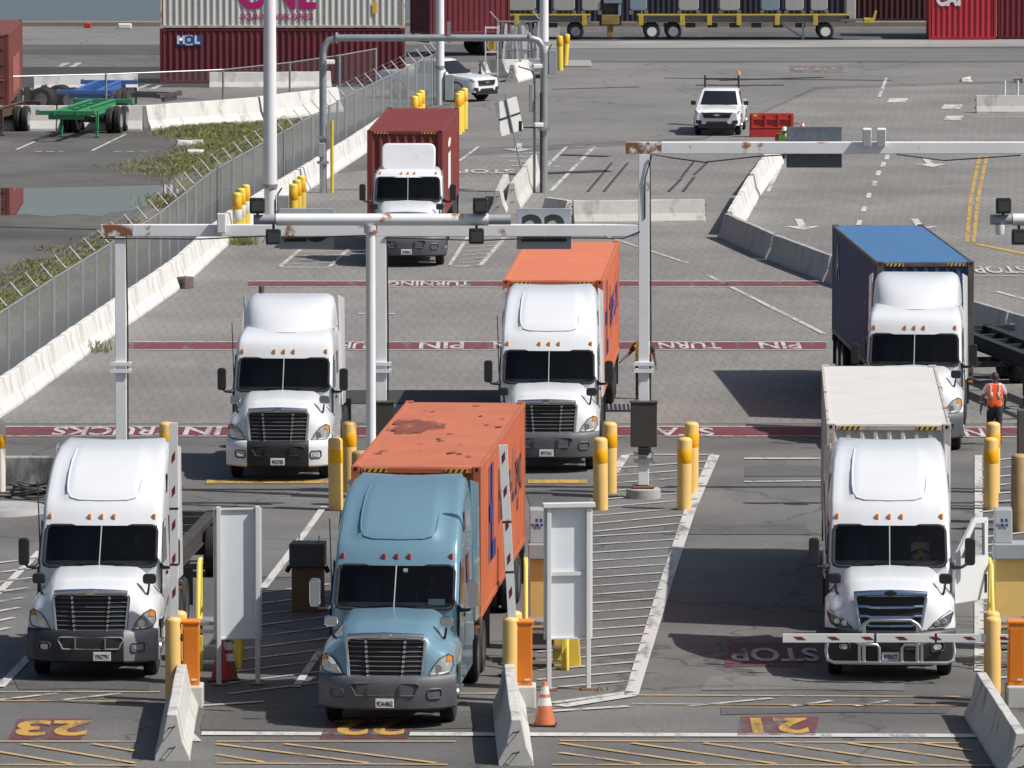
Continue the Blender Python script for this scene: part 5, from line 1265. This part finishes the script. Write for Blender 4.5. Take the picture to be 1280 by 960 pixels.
# ------------------------------------------------------------------ parked chassis and containers at the back
ch = chassis('container_chassis', 'brown empty chassis parked at the left edge next to the green one', P(2, 176) + Vector((-1.3, 0, 0)), R(-8), CHB, L=8.5)
chassis('container_chassis', 'bright green chassis parked in the damp yard', P(82, 178), R(-7.5), CHG, L=8.2, zd=1.25)
chassis('container_chassis', 'blue chassis parked across behind the green one', P(107, 152), R(-4.5), CHBL, L=7.5, zd=1.3)
c_ = chassis('container_chassis', 'low dark chassis far back between the blue one and the fence', P(215, 141), R(70), CHS, L=6.5, zd=.85, legs=False)
PATCH = mat('pinkish_primer_patch', (.33, .10, .08), .6, var=.1)
c = container('shipping_container', 'brownish red container cut by the left edge, doors facing the camera', P(-26, 163) + Vector((0, 0, 1.0)), R(1.2), mat('brownish_red_container_paint', (.17, .05, .042), .55, var=.12, scale=1), hazard=False, doors='front')
MB().box((1.228, 6.0, 1.0), (.012, 6.0, 1.5)).build('primer_patch', PATCH, c)
chassis('container_chassis', 'dark chassis under the brownish red container at the left edge', P(-26, 163), R(1.2), CHB, zd=.97)
# stack: maroon below, white above, long sides facing the camera
def side_on(name, label, x0, x1, py, zb, paint, L=None, rz=None, **k):
    a, b = P(x0, py), P(x1, py); L = L or (b - a).length
    return container(name, label, Vector((a.x, a.y + 1.22, zb)), R(-90) if rz is None else rz, paint, L=L, hazard=False, **k)
mol = side_on('shipping_container', 'long maroon container with a small blue badge at the bottom of the stack', 200, 505, 105, 0.02, MAROON, H=2.45, doors='back')
one = side_on('shipping_container', 'long white container with magenta letters stacked on the maroon one', 200, 505, 105, 2.50, WHITEC, H=2.9, roofm=WHITEROOF, framem=mat('rusty_white_frame', (.50, .45, .40), .6, col2=(.3, .14, .08), cover=.55, var=.1), doors='back')
L_ = 9.0
bl = MB().prism([(1.234, .75 + a, b + 1.72) for a, b in ((0, 0), (1.12, 0), (1.12, .46), (0, .46))], (.004, 0, 0)).build('badge', mat('badge_blue', (.02, .08, .32), .5), mol)
MB().prism([(1.2385, .75 + .40 + a, b + 1.72) for a, b in ((0, 0), (.32, 0), (.32, .46), (0, .46))], (.004, 0, 0)).build('badge_centre', mat('badge_pale_blue', (.50, .62, .72), .5), bl)
for ch_, y_, m_ in (('M', .2, WTXT), ('O', .56, mat('badge_blue', (.02, .08, .32))), ('L', .92, WTXT)): text_mesh(ch_, .46, m_, bl, 'lettering', frame((0, 1, 0), (0, 0, 1), (1.244, .75 + y_, 1.95)), sx=1.0, bold=.03)
MAG = mat('magenta_lettering', (.48, .01, .16), .5)
side_text(one, 'ONE', 1.95, MAG, 5.25, 1.52, sx=.86, bold=.07); side_text(one, 'OCEAN NETWORK EXPRESS', .40, MAG, 5.25, .50, sx=.64, bold=.008)
MB().prism([(1.234, 9.55 + a, .95 + b) for a, b in ((0, -.28), (.2, -.28), (.2, .28), (0, .28))], (.004, 0, 0)).build('placard', HAZ_Y, one)
# red container on a chassis behind the stack
c = container('shipping_container', 'maroon container with white stripes, doors toward the far gate, behind the stacked pair', P(525, 70) + Vector((0, 0, 1.05)), R(-66), MAROON, L=4.2, hazard=False, doors='back')
MB().box((1.23, 1.6, 2.1), (.01, .25, .5)).build('placard', HAZ_Y, c)
chassis('container_chassis', 'dark chassis under the maroon container behind the stacked pair', P(525, 70), R(-66), CHS, L=4.3, axles=1, zd=1.02, legs=False)
# bright red container at the upper right and the dark ones behind
cai = side_on('shipping_container', 'bright red corrugated container standing on the ground at the upper right corner', 1161, 1245, 50, 0.02, BRIGHTRED, H=2.9, doors='back')
side_text(cai, 'CAI', .95, WTXT, .98, 2.02, sx=.8, bold=.05)
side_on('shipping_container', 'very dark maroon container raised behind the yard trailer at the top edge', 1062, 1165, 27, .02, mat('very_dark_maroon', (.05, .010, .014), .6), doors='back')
for lab, x0, x1 in (('added navy box, coloured as shade, behind the left half of the load blocks', 598, 800), ('added navy box, coloured as shade, behind the right half of the load blocks', 804, 1056)): side_on('shipping_container', lab, x0, x1, 33, .02, mat('painted_shade_navy', (.02, .022, .035), .6), doors='back')  # added boxes whose dark colour stands for shaded machinery behind the blocks
side_on('shipping_container', 'right part of the bright red container at upper right, shade painted as dark crimson', 1247, 1340, 49, .02, mat('painted_shade_crimson', (.13, .012, .022), .55, var=.1), doors='back')  # shaded stretch of the red container, shade put into a darker colour
side_on('shipping_container', 'dark maroon container stacked high behind the bright red one', 1161, 1330, 47, 2.95, MAROON, H=2.6, doors='back')
# ------------------------------------------------------------------ yard trailers with grey loads at the top edge
TG = mat('grimy_grey_trailer', (.16, .155, .15), .6, var=.25, scale=1.5); TYL = mat('dull_yellow_rail', (.52, .38, .05), .5, var=.15, scale=2); LOADG = mat('grimy_pale_load', (.36, .36, .35), .55, var=.15, scale=1.3, col2=(.22, .21, .2), cover=.6); LOADB = mat('dusty_blue_load', (.20, .27, .33), .55, var=.15, scale=1.3)
DRK = mat('deep_grey_steel', (.05, .05, .055), .6, var=.2)
def yard_trailer(label, x0, x1, py, wheels_px, brackets, leg=None):
    a, b = P(x0, py), P(x1, py); s = (py + 429) / 19.1; L = (b - a).length
    t = empty('yard_trailer', a, 0, label, 'trailer', 'yard trailers'); fx = lambda px: (px - x0) / s
    MB().box((L / 2, .15, 1.05), (L, .3, .32)).box((L / 2, 2.2, 1.05), (L, .3, .32)).box((L / 2, 1.2, 1.0), (L, 1.6, .15)).build('bed', TG, t, bevel=.02)
    MB().box((L / 2, -.06, 1.27), (L, .10, .07)).build('guide_rail', TYL, t, bevel=.01)
    for px in brackets: MB().box((fx(px), -.08, 1.02), (.24, .12, .55)).build('guide_bracket', TYL, t, bevel=.015)
    for k in range(int(L / 1.1)): MB().box((.5 + k * 1.1, .4, .72), (.5, .3, .22)).build('undergear', DRK, t, bevel=.03)
    for px in wheels_px:
        for y in (.25, 2.1): wheel(t, fx(px), y, r=.42, wd=.3) if False else None
        for y, sg in ((.2, -1), (2.1, 1)):
            w = MB().lathe([(.24, -.14), (.36, -.15), (.42, -.11), (.42, .11), (.36, .15), (.24, .14)], (fx(px), y, .42), 22, 'Y', caps=False).build('wheel', RUBBER, t, 40)
            MB().lathe([(.001, sg * .06), (.12, sg * .06), (.14, sg * .02), (.2, sg * .02), (.25, sg * .14)], (fx(px), y, .42), 20, 'Y').build('rim', PLATE if px > 750 else GALV, w, 40)
    if leg:
        MB().box((fx(leg), .2, .5), (.12, .12, 1.0)).build('leg', GALV, t); MB().tube((fx(leg), .2, .1), (fx(leg) - 1.3, .2, .95), .05).build('brace', GALV, t)
    return t
yard_trailer('grimy yard trailer with yellow guide rail behind the slatted gate', 596, 738, 50, (672, 720), (608, 646, 731)); yard_trailer('grimy yard trailer with yellow guide rail and pale wheels at the top centre', 796, 1062, 50, (815, 842, 1033), (801, 853, 887, 924, 972, 1020), 1005)
k = 0
for x, w_, m, lab in ((600, 26, LOADB, 'dusty blue rounded load block leftmost on the yard trailer'), (627, 44, LOADG, 'pale load block second from left on the yard trailer'), (690, 30, LOADG, 'pale load block just right of the far light pole'), (726, 26, LOADG, 'pale load block at the right end of the left yard trailer'),
                      (786, 24, LOADB, 'dusty blue load block between the two yard trailers'), (847, 28, LOADG, 'pale load block leftmost on the right yard trailer'), (898, 28, LOADG, 'pale load block third from right beside the dark gap'), (950, 26, LOADB, 'darker bluish load block near the middle of the right yard trailer'), (980, 26, LOADG, 'pale load block second from the right end'), (1012, 24, LOADG, 'pale load block at the right end of the right yard trailer')):
    p = P(x, 50); s = 25.1; w = w_ / s
    t = empty('load_block', (p.x + w / 2, p.y + .2, 1.24), 0, lab, 'cargo', 'grey load blocks')
    MB().prism([(-w / 2 + .05, 0, .32), (-w / 2 + .14, 0, .22), (w / 2 - .14, 0, .22), (w / 2 - .05, 0, .32), (w / 2 - .05, 0, 2.4), (-w / 2 + .05, 0, 2.4)], (0, 1.9, 0)).build('casing', m, t, bevel=.04)
    for sx in (-1, 1):
        for y in (.12, 1.75): MB().box((sx * (w / 2 - .1), y, .115), (.2, .25, .22)).build('foot', TG, t, bevel=.02)
p = P(763, 50); t = empty('coupler_mast', p, 0, 'grimy yellow and grey coupling gear between the two yard trailers', 'machinery')
MB().box((0, .4, 1.0), (.9, .5, .5)).box((0, .4, .45), (.3, .3, .6)).build('coupler', mat('grimy_yellow_coupler', (.25, .18, .05), .6, var=.4, scale=3), t, bevel=.03); MB().box((.1, .3, 2.0), (.9, .4, .35)).box((.45, .3, 1.6), (.15, .2, .8)).build('head', LOADB, t, bevel=.03); MB().box((0, .6, 1.8), (1.1, .3, 2.2)).build('mast', DRK, t)
p = P(1066, 50); t = empty('towing_head', p, 0, 'pale towing head with a yellow bumper at the right end of the yard trailer', 'machinery')
MB().box((-.1, .6, 1.7), (.5, 1.2, 1.9)).build('housing', LOADG, t, bevel=.05); MB().box((-.05, .1, 2.2), (.35, .1, 1.0)).build('window', LOADB, t); MB().box((.2, .1, 1.0), (1.6, .3, .12)).build('arm', TG, t); MB().prism([(.55, -.1, .85), (1.05, -.1, .85), (1.2, -.1, 1.45), (1.1, -.1, 1.45), (1.0, -.1, 1.1), (.55, -.1, 1.1)], (0, .5, 0)).build('bumper', TYL, t, bevel=.02)
# slatted gate panel with clutter near the far pickup
p = P(622, 95); t = empty('slatted_gate', p, 0, 'battered slatted gate panel with barbed arms left of the far light pole', 'gate'); rnd = random.Random(5)
for k in range(13): MB().box((k * .155, rnd.uniform(-.12, .12), 1.35), (.11, .02, rnd.uniform(1.9, 2.3)), m=Matrix.Rotation(R(rnd.uniform(-5, 5)), 3, 'Y')).build('slat', (KWHITE, GALV, PLATE)[k % 3], t)
for x in (0, 1.95): MB().tube((x, 0, 0), (x, 0, 2.6), .05).tube((x, 0, 2.55), (x - .35, 0, 2.95), .03).build('post', GALV, t)
MB().tube((0, 0, 2.5), (1.95, 0, 2.5), .03).tube((0, 0, 1.2), (1.95, 0, 1.2), .03).build('rail', GALV, t)
p = P(664, 98); t = empty('generator_box', p, R(5), 'white and grey generator box on the ground at the foot of the far light pole', 'machine'); MB().box((0, .4, .5), (1.0, .8, .7)).build('housing', PLATE, t, bevel=.06); MB().box((0, -.02, .45), (.7, .04, .3)).build('vent', GREYBOX, t, bevel=.02); MB().box((0, .4, .1), (1.05, .85, .15)).build('skid', STEELD, t)
t = empty('steel_cage', P(607, 98), 0, 'small white wire cage beside the far slatted gate', 'cage'); f = MB()
for x in (0, .55):
    for y in (0, .5): f.box((x, y, 1.2), (.06, .06, 2.3))
for z in (.2, 1.2, 2.3): f.box((.275, 0, z), (.6, .05, .06)).box((.275, .5, z), (.6, .05, .06))
f.build('frame', PLATE, t); MB().box((.28, .25, 1.5), (.3, .3, .4)).build('parcel', HAZ_Y, t)
# quay clutter
for nm, lab, x, y, dims, m, cat in (('bollard_float', 'small red float lying on the far quay edge', 110, 35, (.35, .35, .28), COR, 'float'), ('quay_block', 'small white block lying on the far quay edge', 156, 36, (.7, .4, .28), PLATE, 'block')):
    o = MB().box((0, 0, dims[2] / 2), dims).build(nm, m, bevel=.06); o.location = P(x, y); tag(o, lab, cat)
for lab, x, y in (('flat dark litter slab on the paving left of the far pale barrier', 1207, 102), ('flat litter slab at the right edge far back', 1275, 103), ('concrete chunk on the verge, nearest the puddle', 229, 182), ('concrete chunk on the verge between two others', 245, 181), ('small concrete chunk on the verge under the weeds', 243, 193)):
    o = MB().box((0, 0, .08), (.55, .4, .16)); rnd = random.Random(x)
    o.v = [(a + rnd.uniform(-.12, .12), b + rnd.uniform(-.1, .1), c * rnd.uniform(.6, 1.6)) for a, b, c in o.v]
    o = o.build('rubble_chunk', KOLD, bevel=.03); o.location = P(x, y); tag(o, lab, 'rubble', 'concrete rubble')
# black chassis at the right edge
chassis('container_chassis', 'black skeletal chassis parked at the right edge behind the worker in orange', Vector((14.3, 184, 0)), R(10), mat('black_chassis', (.025, .025, .027), .5, var=.2), zd=1.35, L=12.0)
# square drain pipe lying at the barrier foot
t = empty('pipe_block', P(226, 361), R(-40), 'square rusty pipe block lying at the foot of the white barrier row', 'block'); MB().box((0, .2, .18), (.36, .4, .36)).build('block', mat('rusty_block', (.13, .10, .085), .7, var=.2), t, bevel=.03); MB().lathe([(.11, -.012), (.11, .02), (.001, .02)], (0, 0, .18), 14, 'Y').build('hole', BLACKP, t)
# drain grates in the paving
for lab, x, y in (('steel drain grate in the paving right of the orange container truck', 783, 511),):
    t = empty('drain_grate', P(x, y), 0, lab, 'grate'); MB().box((0, 0, .035), (1.1, 1.6, .02)).build('frame', STEELD, t)
    g = MB()
    for k in range(9): g.box((-.45 + k * .11, 0, .05), (.04, 1.5, .02))
    g.build('bars', GALV, t)
o = MB().box((0, 0, .015), (5.6, 3.4, .03)).build('steel_plate', NEWTAR); o.location = P(566, 497); tag(o, kind='structure')
# ------------------------------------------------------------------ people
SKIN = mat('dark_brown_skin', (.14, .075, .05), .5); SKIN2 = mat('brown_skin', (.28, .16, .10), .5); HAIR = mat('black_hair', (.02, .018, .016), .6)
VORANGE = mat('hi_vis_orange_vest', (.90, .13, .03), .6); VYEL = mat('hi_vis_yellow_vest', (.75, .60, .04), .6); VTAPE = mat('silver_pink_reflective_tape', (.70, .55, .55), .4); VTAPE2 = mat('orange_reflective_tape', (.75, .25, .08), .4)
TROUS = mat('dark_trousers', (.035, .035, .045), .8, var=.3, scale=6); SHIRTL = mat('pale_blue_shirt', (.45, .47, .58), .8); SHIRTD = mat('dark_shirt', (.03, .03, .035), .8); BOOT = mat('black_boot', (.02, .02, .02), .6)
def skin_mesh(verts, edges, radii, sub=2):
    me = bpy.data.meshes.new('tmp'); me.from_pydata(verts, edges, []); o = bpy.data.objects.new('tmp', me); COL.objects.link(o)
    s = o.modifiers.new('s', 'SKIN'); s.use_smooth_shade = True; 
    me.skin_vertices[0].data
    for i, r in enumerate(radii): me.skin_vertices[0].data[i].radius = r if isinstance(r, tuple) else (r, r)
    me.skin_vertices[0].data[0].use_root = True
    u = o.modifiers.new('u', 'SUBSURF'); u.levels = sub; u.render_levels = sub
    bpy.context.view_layer.update(); dg = bpy.context.evaluated_depsgraph_get()
    out = bpy.data.meshes.new_from_object(o.evaluated_get(dg)); bpy.data.objects.remove(o); bpy.data.meshes.remove(me)
    return out
def person(label, loc, rz, joints, vest, tape, shirt, skin, hair=True, cap=None):
    """joints: dict of named points (x right in the picture, y away, z up)"""
    J = {k: Vector(v) for k, v in joints.items()}
    names = ['pelvis', 'waist', 'chest', 'neckb', 'neck', 'head', 'crown']
    V = [J[n] for n in names]; E = [(i, i + 1) for i in range(6)]; Rr = [(.17, .125), (.155, .115), (.185, .125), (.075, .07), (.062, .06), (.088, .105), (.07, .085)]
    def chain(start, pts, rad):
        prev = start
        for p, r in zip(pts, rad): V.append(Vector(p)); Rr.append(r); E.append((prev, len(V) - 1)); prev = len(V) - 1
        return prev
    for s in 'LR':
        chain(2, [J['sh' + s], J['el' + s], J['wr' + s]], [.065, .046, .032])
        w = len(V) - 1; d = (J['wr' + s] - J['el' + s]).normalized(); side = Vector((1 if s == 'R' else -1, 0, 0))
        palm = chain(w, [J['wr' + s] + d * .07], [(.040, .026)])
        for k, L in enumerate((.075, .088, .082, .062)):
            o = Vector((0, (k - 1.5) * .02, 0)); b = J['wr' + s] + d * .10 + o
            chain(palm, [b, b + d * L * .55 - side * .006, b + d * L * .95 - side * .022], [.011, .010, .008])
        chain(w, [J['wr' + s] + d * .05 + Vector((0, -.035, 0)), J['wr' + s] + d * .09 + Vector((0, -.06, 0)) - side * .01], [.013, .010])
        chain(0, [J['hip' + s], J['kn' + s], J['an' + s], J['an' + s] + Vector((0, 0, -.03)), J['toe' + s]], [.105, .068, .048, .05, .045])
    me = skin_mesh(V, E, Rr)
    t = bpy.data.objects.new('person', me); COL.objects.link(t); t.location = loc; t.rotation_euler = (0, 0, rz); tag(t, label, 'person', 'yard workers')
    me.materials.clear(); me.materials.append(skin)
    def garment(nm, m, test, off):
        bm = bmesh.new(); bm.from_mesh(me); bm.normal_update()
        kill = [f for f in bm.faces if not test(f.calc_center_median())]
        bmesh.ops.delete(bm, geom=kill, context='FACES')
        for v in bm.verts: v.co += v.normal * off
        g = bpy.data.meshes.new(nm); bm.to_mesh(g); bm.free(); g.materials.clear(); g.materials.append(m)
        o = bpy.data.objects.new(nm, g); COL.objects.link(o); o.parent = t
        so = o.modifiers.new('s', 'SOLIDIFY'); so.thickness = .008; so.offset = 1
        return o
    cz = J['chest'].z; wz = J['waist'].z; pz = J['pelvis'].z
    def dist_arm(c):
        best = 9
        for s in 'LR':
            for a, b in (('sh', 'el'), ('el', 'wr')):
                A, B = J[a + s], J[b + s]; k = max(0, min(1, (c - A).dot(B - A) / (B - A).length_squared)); best = min(best, (c - A.lerp(B, k)).length)
        return best
    torso = lambda c: pz - .02 < c.z < J['neckb'].z + .02 and dist_arm(c) > .058 and min((c - J['wrL']).length, (c - J['wrR']).length) > .24
    garment('shirt', shirt, lambda c: pz - .06 < c.z < J['neckb'].z + .03 and not (dist_arm(c) < .07 and min((c - J['wrL']).length, (c - J['wrR']).length, (c - J['elL']).length + .02, (c - J['elR']).length + .02) < .12) and min((c - J['wrL']).length, (c - J['wrR']).length) > .16, .006)
    v = garment('vest', vest, torso, .022)
    tp = garment('reflective_tape', tape, lambda c: torso(c) and abs(c.z - wz - .04) < .028, .032); tp.parent = v
    for sx in (-1, 1): q = garment('reflective_tape', tape, lambda c: torso(c) and c.z > wz and abs(c.x - J['chest'].x - sx * .10) < .028, .032); q.parent = v
    garment('trousers', TROUS, lambda c: .09 < c.z < pz + .03 and min((c - J['wrL']).length, (c - J['wrR']).length) > .2 and dist_arm(c) > .05, .014)
    garment('boots', BOOT, lambda c: c.z <= .13, .012)
    hd = J['head'] * .45 + J['crown'] * .55
    if hair:
        h = MB().lathe([(.001, .135)] + [(.105 * math.sin(R(a)), .135 * math.cos(R(a))) for a in range(15, 100, 12)], hd - Vector((0, 0, .02)), 16).build('hair', HAIR, t, 60)
    if cap: MB().lathe([(.001, .15)] + [(.12 * math.sin(R(a)), .15 * math.cos(R(a))) for a in range(15, 95, 12)] + [(.15, .0)], hd - Vector((0, 0, .01)), 18).build('hard_hat', cap, t, 60)
    f = Vector((0, -1, 0)) if joints.get('_face', (0, -1, 0))[1] < 0 else Vector((0, 1, 0))
    fc = J['head'] + f * .095
    MB().lathe([(.001, -.02), (.014, .0), (.02, .03)], fc + Vector((0, f.y * .015, .0)), 8).build('nose', skin, t, 60)
    for sx in (-1, 1):
        MB().lathe([(.001, .012), (.012, 0), (.001, -.012)], fc + Vector((sx * .034, -f.y * .008, .03)), 8).build('eye', PLATE, t, 60)
        MB().lathe([(.001, .03), (.02, .01), (.02, -.015), (.001, -.03)], J['head'] + Vector((sx * .093, 0, .01)), 8).build('ear', skin, t, 60)
    MB().box(fc + Vector((0, -f.y * .004, -.045)), (.045, .012, .010)).build('mouth', mat('lip', (.2, .07, .06), .5), t)
    return t
def stand(**k):
    d = dict(pelvis=(0, 0, .95), waist=(0, 0, 1.10), chest=(0, .0, 1.32), neckb=(0, .0, 1.47), neck=(0, -.0, 1.53), head=(0, 0, 1.62), crown=(0, .005, 1.70),
             shL=(-.19, 0, 1.42), elL=(-.25, .03, 1.15), wrL=(-.26, -.04, .92), shR=(.19, 0, 1.42), elR=(.25, .03, 1.15), wrR=(.26, -.04, .92),
             hipL=(-.09, 0, .90), knL=(-.10, .0, .50), anL=(-.10, .02, .09), toeL=(-.11, -.14, .045), hipR=(.09, 0, .90), knR=(.10, .0, .50), anR=(.10, .02, .09), toeR=(.11, -.14, .045))
    d.update(k); return d
person('worker seen from behind in a bright orange vest near the black chassis', P(1243, 556), 0, stand(_face=(0, 1, 0), knL=(-.10, .12, .52), anL=(-.10, .16, .12), toeL=(-.11, .31, .06), knR=(.10, .02, .50), anR=(.10, -.12, .09), toeR=(.11, .03, .045), elL=(-.30, -.02, 1.16), wrL=(-.33, .0, .90), elR=(.27, .02, 1.16), wrR=(.26, .14, 1.0)), VORANGE, VTAPE, SHIRTL, SKIN)
person('worker in a yellow-green vest half hidden behind the tall gantry post', P(803.5, 499), 0, stand(_face=(0, -1, 0), elL=(-.34, .02, 1.19), wrL=(-.50, -.08, 1.06), elR=(.29, .02, 1.16), wrR=(.33, -.06, .94), anL=(-.12, .05, .09)), VYEL, VTAPE2, SHIRTD, SKIN)
person('small crouching worker in lime vest and white hard hat behind the upper gantry beam', P(976, 198), 0, stand(_face=(0, -1, 0), pelvis=(0, .15, .50), waist=(0, .10, .62), chest=(.06, -.05, .80), neckb=(.10, -.12, .92), neck=(.11, -.15, .97), head=(.13, -.18, 1.05), crown=(.14, -.18, 1.13), shL=(-.12, -.05, .90), elL=(-.2, -.15, .68), wrL=(-.14, -.3, .5), shR=(.25, -.05, .88), elR=(.3, -.2, .66), wrR=(.2, -.34, .5), hipL=(-.1, .12, .46), knL=(-.14, -.22, .50), anL=(-.12, .0, .09), toeL=(-.12, -.14, .045), hipR=(.1, .12, .46), knR=(.16, -.22, .48), anR=(.13, .0, .09), toeR=(.13, -.14, .045)),
       mat('lime_vest', (.25, .72, .03), .6), VTAPE, mat('rust_shirt', (.3, .07, .03), .8), SKIN2, hair=False, cap=PLATE)
# drivers behind the windscreens (seated on the picture's right side of each cab)
def driver(key, label, vest, tape, shirt, skin):
    T = TR[key]; M = Matrix.Translation(T.location) @ Matrix.Rotation(T.rotation_euler.z, 4, 'Z'); p = M @ Vector((.6, 3.12, .78))
    person(label, p, T.rotation_euler.z, stand(_face=(0, -1, 0), pelvis=(0, .02, .95), waist=(0, .03, 1.08), hipL=(-.09, -.02, .93), knL=(-.14, -.44, .98), anL=(-.13, -.50, .58), toeL=(-.13, -.63, .54), hipR=(.09, -.02, .93), knR=(.14, -.44, .98), anR=(.13, -.50, .58), toeR=(.13, -.63, .54),
        elL=(-.30, -.14, 1.18), wrL=(-.17, -.36, 1.30), elR=(.30, -.14, 1.18), wrR=(.17, -.36, 1.30)), vest, tape, shirt, skin)
driver('A', 'driver with hands on the wheel inside the half-black-bumpered white truck', SHIRTD, SHIRTD, SHIRTD, SKIN2)
driver('C', 'driver seated behind the windscreen of the light blue truck', SHIRTD, SHIRTD, SHIRTD, SKIN2)
driver('G', 'driver in a yellow-green vest inside the truck with the open door', VYEL, VTAPE, SHIRTD, SKIN2)
# ------------------------------------------------------------------ weeds
rnd = random.Random(11)
GRASS = mat('dry_green_grass', (.22, .22, .085), .8, var=.4, scale=.8, col2=(.30, .25, .14), cover=.55, sharp=.1)
gm = MB()
def blades(cx, cy, n, sp, h0, h1):
    for _ in range(n):
        x, y = cx + rnd.gauss(0, sp), cy + rnd.gauss(0, sp * 1.2); h = rnd.uniform(h0, h1); a = rnd.uniform(0, 6.28); w = rnd.uniform(.008, .02); lx, ly = rnd.gauss(0, .06), rnd.gauss(0, .06)
        dx, dy = math.cos(a) * w, math.sin(a) * w
        gm.face([(x - dx, y - dy, .01), (x + dx, y + dy, .01), (x + lx + dx * .4, y + ly, h * .8), (x + lx * 1.6, y + ly * 1.6, h)])
for k in range(150):
    tt = rnd.random(); a = P(lerp(-20, 205, tt), lerp(398, 285, tt) - rnd.uniform(0, 1)); blades(a.x + rnd.gauss(-.4, .8), a.y + rnd.uniform(-6, 4), 110, .45, .04, .16)
for k in range(170):
    tt = rnd.random(); a = P(lerp(208, 345, tt), lerp(212, 155, tt)); blades(a.x + rnd.gauss(.2, .6), a.y + rnd.gauss(0, 3), 110, .6, .04, .17)
for k in range(90): a = P(rnd.uniform(215, 335), rnd.uniform(157, 172)); blades(a.x, a.y, 90, .5, .05, .22)
for k in range(14): a = P(rnd.uniform(200, 224), rnd.uniform(246, 264)); blades(a.x, a.y, 60, .3, .06, .25)
for x, y in ((119, 440), (298, 306), (310, 306), (306, 303)): a = P(x, y); blades(a.x, a.y, 90, .22, .1, .4)
for x, y in ((752, 864), (60, 632), (75, 628)): a = P(x, y); blades(a.x, a.y, 12, .07, .04, .12)
tag(gm.build('grass', GRASS, fix=False), 'dry grass and weeds along the verge behind the fence', 'grass', kind='stuff')
